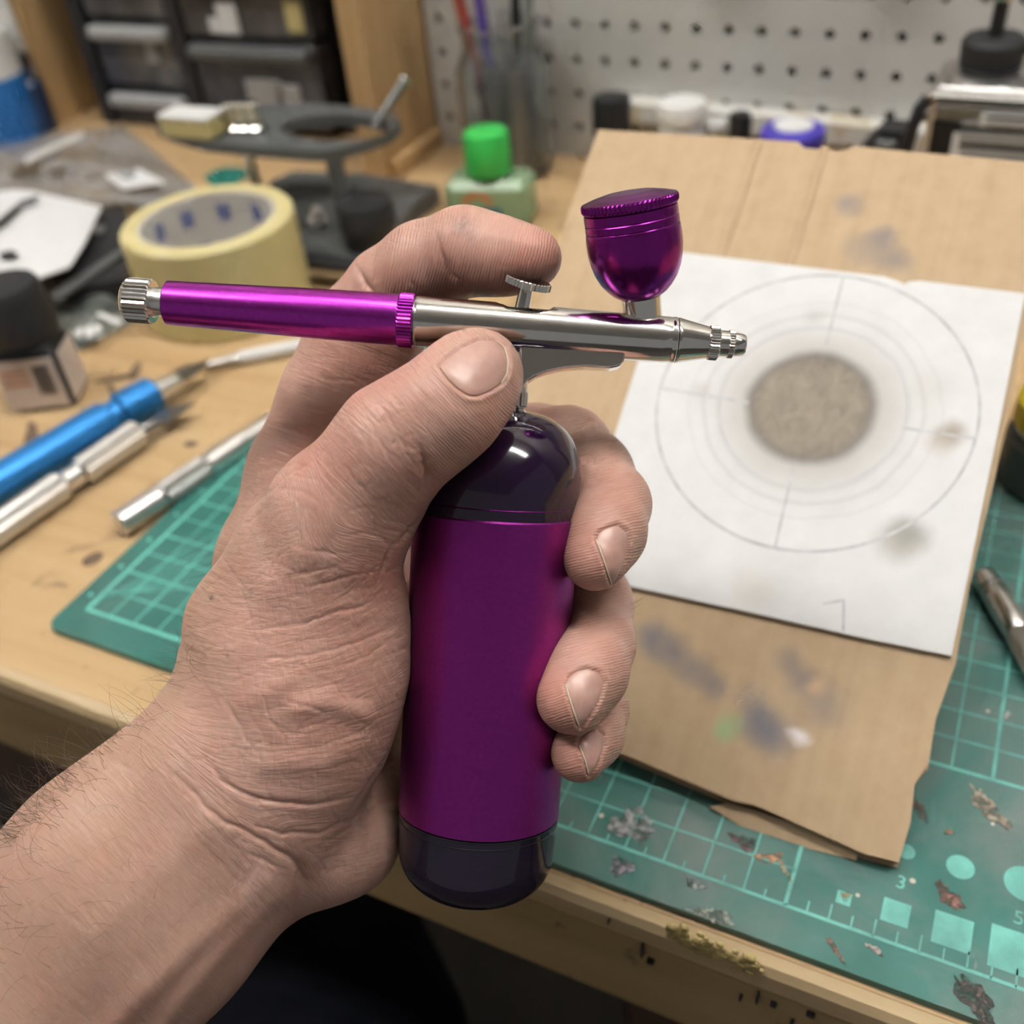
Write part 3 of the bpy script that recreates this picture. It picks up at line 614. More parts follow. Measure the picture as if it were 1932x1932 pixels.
c = T(600, 430, 0.012); obj('adjusting_screw', MB().lathe(c, (0.3, -0.2, 1), [(0, .006), (.008, .006), (.008, .0035), (.016, .0035)], 16), MAT['steel'], ms)
c = T(692, 482, 0.0125) + np.array([-0.006, 0.016, 0]); kj = thing('black_jar', 'small black jar with a ridged black lid standing on the stand base', 'jar', c)
obj('jar_body', MB().lathe(c, (0, 0, 1), [(0, .0165), (.001, .0172), (.012, .0172), (.013, .016)], 40), MAT['black_plastic'], kj, smooth=True)
obj('lid', MB().lathe(c + [0, 0, .0125], (0, 0, 1), [(0, .0178), (.014, .0178), (.0165, .0165), (.017, .008)], 72, {0: .0004, 1: .0004}), MAT['black_matte'], kj, smooth=True)
# pale box and metal spools on the left end of the plate
c = T(352, 262, zP + .0075); yb = thing('pale_box', 'small pale yellow cardboard box on the grey plate', 'box', c)
bx_ = np.array([nrm(T(412, 262, zP) - T(300, 252, zP)), [0, 0, 0], [0, 0, 1]]); bx_[1] = np.cross(bx_[2], bx_[0])
obj('box_body', MB().box(c + [0, .010, .006], (.020, .010, .0058), bx_, bevel=.001), MAT['pale_yellow'], yb)
obj('box_lid', MB().box(c + [0, .010, .0128], (.0202, .0105, .0012), bx_, bevel=.0006), MAT['white_plastic'], yb)
for k, (px, lab) in enumerate(((424, 'steel spool next to the pale yellow box'), (444, 'middle one of three steel spools on the grey plate'), (464, 'steel spool at the right end of the row on the grey plate'))):
    c = T(px, 258, zP + .0075); sp_ = thing('metal_spool', lab, 'spool', c, 'steel spools on the grey plate')
    obj('spool_body', MB().lathe(c + [0, .012, 0], (0, 0, 1), [(0, .0048), (.002, .0052), (.003, .0042), (.013, .0042), (.014, .0052), (.017, .0052), (.018, .004)], 20), MAT['chrome'], sp_, smooth=True)

# ------------------------------------------------------------------ shelf panels and drawer cabinet
xr = -0.430
pr_ = thing('shelf_panel', 'pine shelf side panel to the right of the drawer cabinet', 'shelf panel', (xr, 0.68, TZ), 'pine shelf side panels')
obj('board', MB().box((xr - .009, .678, TZ + .30), (.009, .044, .30)), MAT['pine'], pr_)
obj('foot_moulding', MB().box((xr + .004, .678, TZ + .007), (.004, .036, .007), bevel=.002), MAT['pine'], pr_)
pl_ = thing('shelf_panel', 'pine shelf side panel with a white front edge left of the drawer cabinet', 'shelf panel', (-.815, .70, TZ), 'pine shelf side panels')
obj('board', MB().box((-.822, .79, TZ + .30), (.007, .105, .30)), MAT['pine'], pl_)
obj('edge_strip', MB().box((-.830, .681, TZ + .30), (.009, .002, .30)), MAT['white_plastic'], pl_)
yC = 0.700; x0, x1 = W(138, 20, .700)[0], -.452
cab = thing('drawer_cabinet', 'black parts cabinet with smoky plastic drawers at the back of the bench', 'cabinet', ((x0 + x1) / 2, .79, TZ))
cbm = MB(); cbm.box(((x0 + x1) / 2, .82, TZ + .19), ((x1 - x0) / 2, .09, .19)); obj('carcass', cbm, MAT['black_matte'], cab)
for xs in (x0 + .005, x1 - .012): obj('frame_post', MB().box((xs, yC + .012, TZ + .19), (.007, .016, .19)), MAT['black_matte'], cab)
xm = W(340, 60, yC)[0]; obj('frame_post', MB().box((xm, yC + .012, TZ + .19), (.006, .016, .19)), MAT['black_matte'], cab)
def drawer(xa, xb, za, zb, bar):
    d = obj('drawer', MB().box(((xa + xb) / 2, yC + .010, (za + zb) / 2), ((xb - xa) / 2 - .002, .012, (zb - za) / 2 - .002), bevel=.002), MAT['drawer'], cab)
    obj('handle', MB().box(((xa + xb) / 2, yC - .006, zb - .009), ((xb - xa) / 2 - .004, .006, .0055), bevel=.003), bar, d)
    return d
zl = [W(240, y, yC)[2] for y in (248, 165, 38, -80, -190)]
for k in range(4): drawer(x0 + .014, xm - .006, zl[k], zl[k + 1], MAT['light_grey'])
drawer(x0 + .014, xm - .006, TZ + .004, zl[0], MAT['light_grey']) if zl[0] > TZ + .02 else None
zr_ = [W(470, y, yC)[2] for y in (240, 76, -60, -190)]
for k in range(3): drawer(xm + .006, W(588, 20, yC)[0], zr_[k], zr_[k + 1], MAT['grey_plastic'])
for px, py, sx, sz, m in ((430, 35, .010, .012, 'paper'), (555, 30, .008, .012, 'pale_yellow'), (500, 178, .018, .012, 'light_grey'), (548, 188, .012, .012, 'light_grey'), (405, 48, .005, .006, 'paper'), (285, 95, .006, .010, 'light_grey')):
    c = W(px, py, yC - .0035); obj('drawer_content', MB().box(c, (sx, .001, sz), bevel=.0008), MAT[m], cab)

# spray can at the far left
c = T(22, 262, 0); bc = thing('spray_can', 'blue and white aerosol can behind the plastic bag', 'can', c); rr = .030
obj('can_body', MB().lathe(c, (0, 0, 1), [(0, rr - .001), (.002, rr), (.055, rr)], 40), MAT['blue_label'], bc, smooth=True)
obj('white_top', MB().lathe(c + [0, 0, .055], (0, 0, 1), [(0, rr), (.035, rr), (.043, rr * .7), (.060, rr * .62), (.064, rr * .5)], 40), MAT['white_plastic'], bc, smooth=True)
obj('label_stripe', MB().box(c + np.array([.010, -rr - .0005, .046]), (.012, .0012, .004)), MAT['paper'], bc)
c = T(85, 245, 0); db = thing('dark_bottle', 'dark blue bottle between the aerosol can and the shelf panel', 'bottle', c)
obj('bottle_body', MB().lathe(c, (0, 0, 1), [(0, .011), (.001, .012), (.04, .012), (.046, .007), (.055, .007)], 24), plain('dark_blue', (.01, .03, .09), .3), db, smooth=True)
obj('bottle_cap', MB().lathe(c + [0, 0, .0555], (0, 0, 1), [(0, .008), (.010, .008), (.011, .005)], 20), MAT['black_plastic'], db, smooth=True)

# ------------------------------------------------------------------ pegboard with its holes
pg = thing('pegboard', 'white pegboard with rows of round holes above the bench', 'pegboard', (-.1, .72, TZ))
mb = MB(); cx, cz = .022, .024; yP = .715; rh = .0035; hn = 8
for i in range(-5, 30):
    for j in range(-4, 16):
        hx, hz_ = -.305 + i * cx, TZ + .0935 - .024 * 3 + (j) * cz - .0005 * i * .25
        if hz_ - cz / 2 < TZ - .02: continue
        sq = [(-1, -1), (0, -1), (1, -1), (1, 0), (1, 1), (0, 1), (-1, 1), (-1, 0)]
        vo = [(hx + a * cx / 2, yP, hz_ + b * cz / 2) for a, b in sq]
        ang = [math.atan2(b, a) for a, b in sq]
        vi = [(hx + rh * math.cos(q), yP, hz_ + rh * math.sin(q)) for q in ang]; vb = [(x, yP + .005, z) for x, y, z in vi]
        fs_ = [(k, (k + 1) % 8, 8 + (k + 1) % 8, 8 + k) for k in range(8)] + [(8 + k, 8 + (k + 1) % 8, 16 + (k + 1) % 8, 16 + k) for k in range(8)]
        mb.add(vo + vi + vb, fs_)
obj('perforated_sheet', mb, MAT['peg'], pg, fix=False)
obj('backing', MB().box((0.0, yP + .011, TZ + .19), (.42, .0055, .21)), plain('dark_backing', (.16, .14, .10), .8), pg)
tag(obj('ledge_strip', MB().box((-.165, yP - .008, TZ + .0375), (.115, .008, .0075), np.array([[1, 0, -.033], [0, 1, 0], [.033, 0, 1]]), bevel=.0015), MAT['ledge'], None), 'chipped white wooden ledge strip fixed along the pegboard', 'ledge')
# hooks and hanging tools just above the frame
for px in (1330, 1640):
    c = W(px, -60, yP); tl = thing('hanging_tool', 'wooden handled tool hanging on the pegboard, ' + ('left one' if px == 1330 else 'right one'), 'tool', c, 'tools hung on the pegboard')
    obj('hook', MB().tube([c + [0, 0, .03], c + [0, -.03, .03], c + [0, -.035, .036]], .0018, 8), MAT['steel'], tl)
    obj('tool_handle', MB().lathe(c + [0, -.022, .012], (0, 0, 1), [(0, .008), (.01, .011), (.06, .009), (.09, .012), (.10, .007)], 24), MAT['dark_wood'], tl, smooth=True)
    obj('tool_head', MB().box(c + [0, -.022, .125], (.008, .004, .02), bevel=.002), MAT['steel'], tl)

# ------------------------------------------------------------------ glass jar of brushes
c = T(958, 352, 0) + np.array([-.012, .030, 0]); rj = .033
gj = thing('glass_jar', 'clear glass jar holding paint brushes in front of the pegboard', 'jar', c)
obj('jar_glass', MB().lathe(c, (0, 0, 1), [(0, rj - .004), (.002, rj - .001), (.006, rj), (.072, rj), (.084, rj * .86), (.088, rj * .80), (.100, rj * .80), (.1005, rj * .86), (.104, rj * .86), (.1045, rj * .76), (.086, rj * .76), (.07, rj - .0025), (.006, rj - .0025), (.004, rj - .006)], 56), MAT['glass'], gj, smooth=True)
for k, (dx, dy, lean, col, tip, name_) in enumerate(((-.014, .004, -.20, (.45, .16, .05), (.5, .45, .4), 'brown-handled paint brush leaning left in the glass jar'), (-.004, -.006, -.06, (.12, .07, .35), (.12, .07, .05), 'violet-handled paint brush in the glass jar'), (.009, .004, .06, (.02, .02, .02), (.02, .02, .02), 'black-handled paint brush in the glass jar'),
                                                     (.003, .011, -.12, (.75, .74, .70), (.3, .2, .1), 'white-handled paint brush in the glass jar'), (.014, -.004, .15, (.25, .28, .26), (.1, .1, .1), 'dark green paint brush leaning right in the glass jar'), (-.010, -.008, -.14, (.35, .06, .05), (.1, .1, .1), 'red-handled paint brush in the glass jar'))):
    b0 = c + np.array([dx * .7, dy, .006]); d = nrm([lean, 0.0, 1.0]); br = thing('paint_brush', name_, 'brush', b0, 'brushes in the glass jar')
    obj('handle', MB().lathe(b0, d, [(0, .0015), (.03, .0028), (.10, .0036), (.125, .003)], 12), plain('brush_paint_%d' % k, col, .35), br, smooth=True)
    obj('ferrule', MB().lathe(b0 + d * .125, d, [(0, .0031), (.02, .0036)], 12), MAT['chrome'], br, smooth=True)
    obj('bristles', MB().lathe(b0 + d * .145, d, [(0, .0034), (.012, .004), (.026, .001)], 12), plain('bristle_%d' % k, tip, .8), br, smooth=True)

obj('inner_tin', MB().lathe(c + [.004, 0, .006], (0, 0, 1), [(0, .0175), (.001, .018), (.066, .018), (.068, .0185), (.070, .018), (.0702, .015), (.062, .015)], 36), MAT['dark_steel'], gj, smooth=True)
# green capped bottle
c = T(920, 436, 0) + np.array([-.004, .018, 0]); ax = np.array([[.97, .24, 0], [-.24, .97, 0], [0, 0, 1]])
gb_ = thing('green_bottle', 'clear square bottle of green fluid with a bright green cap', 'bottle', c)
obj('fluid_body', MB().box(c + [0, 0, .016], (.029, .016, .016), ax, bevel=.005), MAT['green_fluid'], gb_)
obj('neck', MB().lathe(c + [0, 0, .031], (0, 0, 1), [(0, .0145), (.005, .012)], 32), MAT['glass'], gb_, smooth=True)
obj('cap', MB().lathe(c + [0, 0, .034], (0, 0, 1), [(0, .0150), (.001, .0156), (.024, .0152), (.0265, .0138), (.027, .007)], 64, {1: .0003, 2: .0003}), MAT['green_cap'], gb_, smooth=True)
fl = c - ax[1] * .0163
mb = MB(); 
for k in range(10):
    a, b = math.pi * (.12 + .076 * k), math.pi * (.12 + .076 * (k + 1))
    mb.quad(*[fl + ax[0] * (-.006 + r_ * math.cos(x)) + np.array([0, 0, .014 + r_ * math.sin(x)]) for x, r_ in ((a, .008), (b, .008), (b, .012), (a, .012))])
obj('printed_arc', mb, MAT['orange_print'], gb_, fix=False)
obj('printed_band', MB().box(fl + ax[0] * (-.006) + [0, 0, .010], (.016, .0002, .005), ax), plain('teal_print', (.03, .15, .22), .5), gb_)

# ------------------------------------------------------------------ bottles behind the cardboard
def jar_at(name, label, cat, px, ptop, pbot, half, y, m_cap, m_body, body_scale=.95, flat_top=True):
    ctop = W(px, ptop, y); dep = abs((R.T @ (ctop - EYE))[2]); r_ = half * dep / F; zc_ = W(px, pbot, y)[2]
    o = thing(name, label, cat, (ctop[0], y, TZ)); zt = ctop[2]
    obj('cap', MB().lathe((ctop[0], y, zc_), (0, 0, 1), [(0, r_ * .98), (.001, r_), (zt - zc_ - .003, r_), (zt - zc_ - .0008, r_ * .92), (zt - zc_, r_ * .7)], 56, {1: .0003, 2: .0003}), m_cap, o, smooth=True)
    obj('body', MB().lathe((ctop[0], y, TZ), (0, 0, 1), [(0, r_ * body_scale * .95), (.002, r_ * body_scale), (zc_ - TZ - .006, r_ * body_scale), (zc_ - TZ, r_ * .8)], 40), m_body, o, smooth=True); return o
pale = plain('pale_bottle', (.45, .47, .48), .3)
jar_at('paint_bottle', 'pale bottle with a tall black cap behind the cardboard corner', 'bottle', 1153, 180, 252, 37, .665, MAT['black_plastic'], pale)
jar_at('paint_pot', 'white paint pot with a white screw lid behind the cardboard', 'pot', 1287, 188, 225, 47, .655, MAT['white_plastic'], MAT['white_plastic'], .93)
jar_at('glue_bottle', 'yellowish bottle between the white pot and small black cap', 'bottle', 1350, 226, 244, 22, .668, MAT['white_plastic'], plain('olive_bottle', (.45, .44, .2), .4), 1.0)
jar_at('paint_bottle', 'small bottle with a black cap behind the middle of the cardboard', 'bottle', 1398, 212, 275, 21, .662, MAT['black_plastic'], pale)
o = jar_at('tape_reel', 'violet reel with a white centre behind the cardboard', 'reel', 1497, 238, 268, 61, .64, MAT['violet'], MAT['violet'], .98)
ct = W(1497, 238, .64); obj('white_hub', MB().lathe(ct - [0, 0, .0004], (0, 0, 1), [(0, .012), (.0016, .0118)], 32), MAT['white_plastic'], o)
c = W(1672, 262, .63); blk = thing('black_clamp', 'small black clamp peeking over the top of the cardboard', 'clamp', (c[0], .63, TZ))
hgt = c[2] - TZ; obj('clamp_body', MB().prism([(c[0] - .018, .62, TZ), (c[0] + .013, .62, TZ), (c[0] + .013, .62, TZ + hgt + .008), (c[0] - .003, .62, TZ + hgt + .008), (c[0] - .014, .62, TZ + hgt - .006)], (0, .02, 0)), MAT['black_matte'], blk)
obj('clamp_jaw', MB().box((c[0] + .002, .617, TZ + hgt), (.006, .003, .004), bevel=.001), MAT['grey_plastic'], blk)
# metal can with spout
yK = .60; tl_, tr_ = W(1757, 172, yK), W(2010, 192, yK); zt = tl_[2]; cxk = (tl_[0] + tr_[0]) / 2; hw = (tr_[0] - tl_[0]) / 2; dk = .028
cn = thing('solvent_can', 'rectangular metal solvent can with black label and black spout cap', 'can', (cxk, yK + dk, TZ))
obj('can_body', MB().box((cxk, yK + dk, (TZ + zt - .004) / 2), (hw, dk, (zt - .004 - TZ) / 2), bevel=.004), MAT['steel'], cn)
obj('top_rim', MB().box((cxk, yK + dk, zt - .003), (hw + .0015, dk + .0015, .003), bevel=.0022), MAT['chrome'], cn)
obj('can_top', MB().box((cxk, yK + dk, zt + .0005), (hw - .003, dk - .003, .0012), bevel=.001), MAT['steel'], cn)
obj('label', MB().box((cxk, yK - .0004, (TZ + zt) / 2 - .006), (hw - .0035, .0006, (zt - TZ) / 2 - .0085)), MAT['black_plastic'], cn)
def lab_rect(name, p0, p1, off, m):
    q0_, q1_ = W(*p0, yK), W(*p1, yK); return obj(name, MB().box(((q0_[0] + q1_[0]) / 2, yK - off, (q0_[2] + q1_[2]) / 2), (abs(q1_[0] - q0_[0]) / 2, .0004, abs(q0_[2] - q1_[2]) / 2)), m, cn)
lab_rect('label_panel', (1800, 248), (1996, 372), .0014, MAT['paper']); lab_rect('label_panel', (1852, 212), (1996, 246), .0014, MAT['paper'])
for k in range(10):
    x_ = 1810 if k > 1 else 1860; y_ = 222 + 12 * k + (6 if k > 1 else 0)
    lab_rect('label_text_line', (x_, y_ - 1.5), (1985 - 14 * (k % 3), y_ + 2.0), .0020, MAT['light_grey'] if k % 4 else MAT['black_matte'])
lab_rect('label_word', (1816, 226), (1846, 236), .0014, MAT['light_grey'])
sx = W(1866, 130, yK + dk)[0]
obj('spout_base', MB().lathe((sx, yK + dk, zt), (0, 0, 1), [(0, .024), (.004, .022), (.006, .016)], 40), MAT['steel'], cn, smooth=True)
cap = obj('spout_cap', MB().lathe((sx, yK + dk, zt + .0055), (0, 0, 1), [(0, .0145), (.002, .016), (.013, .0165), (.0155, .0145), (.016, .006)], 48, {1: .0005, 2: .0005}), MAT['black_matte'], cn, smooth=True)
obj('cap_tab', MB().box((sx + .016, yK + dk, zt + .016), (.005, .004, .0025), bevel=.001), MAT['black_matte'], cn)
obj('brush_stem', MB().lathe((sx, yK + dk, zt + .021), (0, 0, 1), [(0, .0038), (.018, .0038)], 16), MAT['black_plastic'], cn, smooth=True)
obj('stem_cap', MB().lathe((sx, yK + dk, zt + .039), (0, 0, 1), [(0, .006), (.008, .0065), (.012, .004)], 20), MAT['chrome'], cn, smooth=True)
tb = MB(); tb.tube([W(1752, 185, yK - .004), W(1735, 205, yK - .006), W(1722, 240, yK - .008), W(1712, 275, yK - .008), W(1700, 315, yK - .008)], .0036, 8); obj('carry_strap', tb, MAT['black_plastic'], cn)

# yellow lidded jar at the right edge
c = T(1990, 905, MT); yj = thing('paint_jar', 'dark jar with a yellow lid at the right edge of the mat', 'jar', (*c[:2], TZ + MT)); q = .0235
obj('jar_body', MB().lathe((*c[:2], TZ + MT), (0, 0, 1), [(0, q - .002), (.002, q), (.022, q), (.026, q - .003)], 48), MAT['grey_plastic'], yj, smooth=True)
obj('silver_band', MB().lathe((*c[:2], TZ + MT + .0255), (0, 0, 1), [(0, q - .003), (.002, q - .002), (.003, q - .003)], 48), MAT['alu'], yj, smooth=True)
obj('lid', MB().lathe((*c[:2], TZ + MT + .0282), (0, 0, 1), [(0, q - .002), (.001, q - .001), (.011, q - .001), (.013, q - .003), (.0132, q * .4)], 64, {1: .0003, 2: .0003}), MAT['yellow'], yj, smooth=True)

# ------------------------------------------------------------------ airbrush (built in the camera-aligned frame, millimetres -> metres)
def mm(v): return cw(np.asarray(v, float) * 1e-3)
BREF = cp(917, 1290, 262.0); BA = nrm([0.06, 0.992, 0.11]); BR = 20.7
BX = nrm(np.cross(BA, [0, 0, 1.0])); BN = np.cross(BX, BA)            # BN points to the camera
def proj(v): return CC + F * v[0] / -v[2], CC - F * v[1] / -v[2]
def t_for(y, r=0.0):
    lo, hi = -90.0, 130.0
    for _ in range(50):
        m_ = (lo + hi) / 2
        if proj(BREF + BA * m_ + BN * r)[1] > y: lo = m_
        else: hi = m_
    return lo
tb0, tb1 = t_for(1590, BR), t_for(985, BR); ttop = t_for(775, 0); tbot = t_for(1722, 12)
ab = thing('airbrush', 'purple and chrome cordless airbrush with paint cup, held upright in the hand', 'airbrush', mm(BREF + BA * tbot))
def aobj(name, mb, m, parent=ab, smooth=True):
    mb.v = [tuple(mm(p)) for p in mb.v]; return obj(name, mb, m, parent, smooth=smooth)
a_ = BREF
obj_sleeve = aobj('sleeve', MB().lathe(a_ + BA * tb0, BA, [(0, BR - .5), (0.25, BR), (tb1 - tb0 - .4, BR), (tb1 - tb0, BR - .45), (tb1 - tb0, BR - 1.2)], 128), MAT['purple_satin'])
LD = ttop - tb1
def dome_prof(R0, L, n=22):
    pts = [(-.3, R0 - .6), (0.25, R0 - .35), (L * .30, R0 - .5)]
    for k in range(1, n + 1):
        q = k / n * math.pi / 2
        pts.append((L * .30 + L * .70 * math.sin(q), max(.4, (R0 - .5) * math.cos(q) ** .92)))
    return pts
shx = np.array([1.0, 0, 0]) * 4.2
aobj('dome', MB().lathe(a_ + BA * tb1, BA, dome_prof(BR, LD), 112, shear=lambda t_: shx * max(0, t_ / LD) ** 2), MAT['smoke'])
aobj('dome_seam', MB().lathe(a_ + BA * (tb1 + 2.4), BA, [(0, BR - .36), (.15, BR - .22), (.3, BR - .36)], 112, closed=False), MAT['purple_dark'])
LB = tb0 - tbot
pf = [(LB, BR - .9), (LB - .3, BR - .25), (LB * .52, BR - .6)] + [(LB * .52 * (1 - math.sin(q)), (BR - .6) * (.36 + .64 * math.cos(q)) if q < 1.55 else .5) for q in np.linspace(.12, math.pi / 2, 16)]
aobj('base_cap', MB().lathe(a_ + BA * tbot, BA, pf, 112), MAT['smoke_clear'])
aobj('inner_cell', MB().lathe(a_ + BA * (tb0 - 9.0), BA, [(0, BR - 9), (.6, BR - 8), (9.0, BR - 8)], 48), plain('deep_violet_cell', (.02, .008, .06), .35), ab)
aobj('cap_seam', MB().lathe(a_ + BA * (tb0 - 2.2), BA, [(0, BR - .4), (.15, BR - .12), (.3, BR - .4)], 112, closed=False), MAT['black_plastic'])
aobj('seam_ring', MB().lathe(a_ + BA * (tb0 - .55), BA, [(0, BR - .6), (.1, BR - .1), (.35, BR - .1), (.45, BR - .6)], 112, closed=False), MAT['black_plastic'])
# axis of the airbrush body
DB = -proj(BREF)[0] * 0 + 251.5
K = DB / F
def bp(px, py, dz=0.0): return cp(px, py, DB + dz)
A0, A1 = bp(240, 565.5), bp(1405, 651.5); AX = nrm(A1 - A0)
UPV = nrm(np.cross([0, 0, 1.0], AX)); FRV = np.cross(AX, UPV)          # up in the picture / towards the camera
if FRV[2] < 0: FRV = -FRV
def at(px): return A0 + AX * ((px - 240) * K / AX[0])
def prof(*pts): return [((p - pts[0][0]) * K, r * K) for p, r in pts]
def turned(name, pts, m, n=64, kn=None, parent=ab): return aobj(name, MB().lathe(at(pts[0][0]), AX, prof(*pts), n, kn), m, parent, smooth=kn is None)
tk = turned('tail_knob', [(234, 30), (238, 36), (244, 42), (286, 42), (290, 39), (291, 30)], MAT['chrome'], 60, {2: 2.6 * K, 3: 2.6 * K})
turned('tail_neck', [(289, 27), (312, 27), (314, 29), (317, 29)], MAT['alu'])
turned('handle', [(314, 37), (317, 41), (420, 43), (560, 46), (700, 48), (754, 48)], MAT['purple'], 96)
turned('handle_ring', [(752, 48), (755, 51), (779, 51), (782, 48)], MAT['purple'], 88, {1: 2 * K, 2: 2 * K})
turned('joint_ring', [(781, 45.5), (787, 45.5)], MAT['dark_steel'])
# barrel with the milled trigger slot
mb = MB(); ts = [(784, 46), (787, 47.5)] + [(790 + 12 * k, 47.3 - .0088 * 12 * k) for k in range(39)] + [(1262, 43.2), (1264, 42.4), (1267, 42.4), (1269, 43.4), (1274, 43.4), (1276, 42)]
mb.lathe(at(784), AX, prof(*ts), 96)
nv = []
for p in mb.v:
    p = np.array(p); s = 784 + ((p - at(784)) @ AX) / K * AX[0]; up = (p - at(s)) @ UPV / K
    def sm(a, b, x): x = min(1, max(0, (x - a) / (b - a))); return x * x * (3 - 2 * x)
    lim = 60 - 26 * sm(930, 952, s) * (1 - sm(1030, 1052, s)) - 14.5 * sm(1044, 1054, s) * (1 - sm(1195, 1225, s))
    lim = min(lim, 60 - 12.8 * sm(925, 1045, s)) if 925 < s < 1195 else lim
    if up > lim: p = p - UPV * (up - lim) * K
    nv.append(tuple(p))
mb.v = nv; aobj('barrel', mb, MAT['chrome'])
turned('nozzle_cone', [(1276, 42.5), (1279, 43), (1282, 42), (1334, 30.5), (1336, 28)], MAT['chrome'])
turned('nozzle_ring', [(1335, 29), (1338, 32.5), (1353, 32.5), (1356, 28)], MAT['chrome'], 72, {1: 2 * K, 2: 2 * K})
turned('nozzle_collar', [(1355, 25.5), (1373, 24.5)], MAT['chrome'])
turned('needle_cap_ring', [(1372, 24), (1374, 26.5), (1382, 26.5), (1384, 23)], MAT['chrome'], 60, {1: 1.6 * K, 2: 1.6 * K})
turned('needle_cap', [(1383, 22), (1387, 22.5), (1401, 21), (1405, 18.5), (1405, 10), (1398, 8)], MAT['chrome'])
# trigger
g0, g1 = bp(984, 590, -1), bp(995, 537, -2); td = nrm(g1 - g0)
aobj('trigger_stem', MB().lathe(g0, td, [(0, 15 * K), (7.2, 13 * K)], 32), MAT['chrome'])
bd = nrm(UPV * .90 + AX * .17 + FRV * .36)
aobj('trigger_button', MB().lathe(bp(995, 543, -2.0), bd, [(-.2, 15 * K), (.1, 30 * K), (.4, 43.5 * K), (1.9, 43.5 * K), (2.1, 40 * K), (1.7, 25 * K), (1.5, 3 * K)], 72, {2: 2.2 * K, 3: 2.2 * K}), MAT['chrome'], smooth=False)
# paint cup
cd = nrm(np.array([-.165, .90, .36])); q0 = bp(1214, 596); KC = K * .985
aobj('cup_neck', MB().lathe(q0 - cd * 2.0, cd, [(0, 34 * K), (2.0, 35 * K), (6.6, 37 * K)], 48), MAT['chrome'])
qc = q0 + cd * 4.4
L_ = 28.2; body = [(0, 33)] + [(.4, 40), (1.3, 51), (2.7, 62), (4.6, 73), (7.0, 81.5), (9.5, 86.6), (12, 89.3), (14.5, 89.5), (16.2, 88.4)]
DC = -4.3
aobj('paint_cup', MB().lathe(qc, cd, [(t_, r * KC) for t_, r in body] + [(t_ + DC, r * KC) for t_, r in ((21.0, 87.8), (21.2, 86.6), (21.4, 87.8), (22.9, 87.4), (23.1, 86.2), (23.3, 87.4), (25.3, 87), (25.5, 84))], 112), MAT['purple_dark'])
aobj('cup_lid', MB().lathe(qc + cd * (25.4 + DC), cd, [(0, 84 * KC), (.3, 87.5 * KC), (.9, 90.5 * KC), (2.0, 90.5 * KC), (2.5, 88 * KC), (3.2, 70 * KC), (3.9, 45 * KC), (4.2, 20 * KC), (4.25, 2 * KC)], 132, {2: 2.4 * KC, 3: 2.4 * KC}), MAT['purple_dark'], smooth=False)
# finger rest and air stem
poly = [(990, 648), (1178, 660), (1176, 685), (1168, 694), (1150, 698), (1100, 695), (1062, 698), (1034, 704), (1012, 712), (996, 722), (988, 735), (980, 735), (980, 648)]
mb = MB(); mb.prism([bp(x, y) - FRV * 3.2 for x, y in poly], FRV * 6.4)
fr = aobj('finger_rest', mb, MAT['chrome'], smooth=False)
bv = fr.modifiers.new('bevel', 'BEVEL'); bv.width = .0015; bv.segments = 3; bv.limit_method = 'ANGLE'
s0, s1 = bp(988, 645), BREF + BA * (ttop - .6) + shx; sd = nrm(s0 - s1); SL = np.linalg.norm(s0 - s1)
aobj('air_stem', MB().lathe(s1, sd, [(0, 1.55), (1.2, 1.55), (1.3, 1.2), (2.0, 1.2), (5.2, 1.2), (5.3, 1.75), (SL, 1.75)], 40), MAT['chrome'])
aobj('stem_nut', MB().lathe(s1 + sd * 1.6, sd, [(0, 1.7), (.3, 2.0), (3.4, 2.0), (3.7, 1.7)], 28, {1: .18, 2: .18}), MAT['steel'])

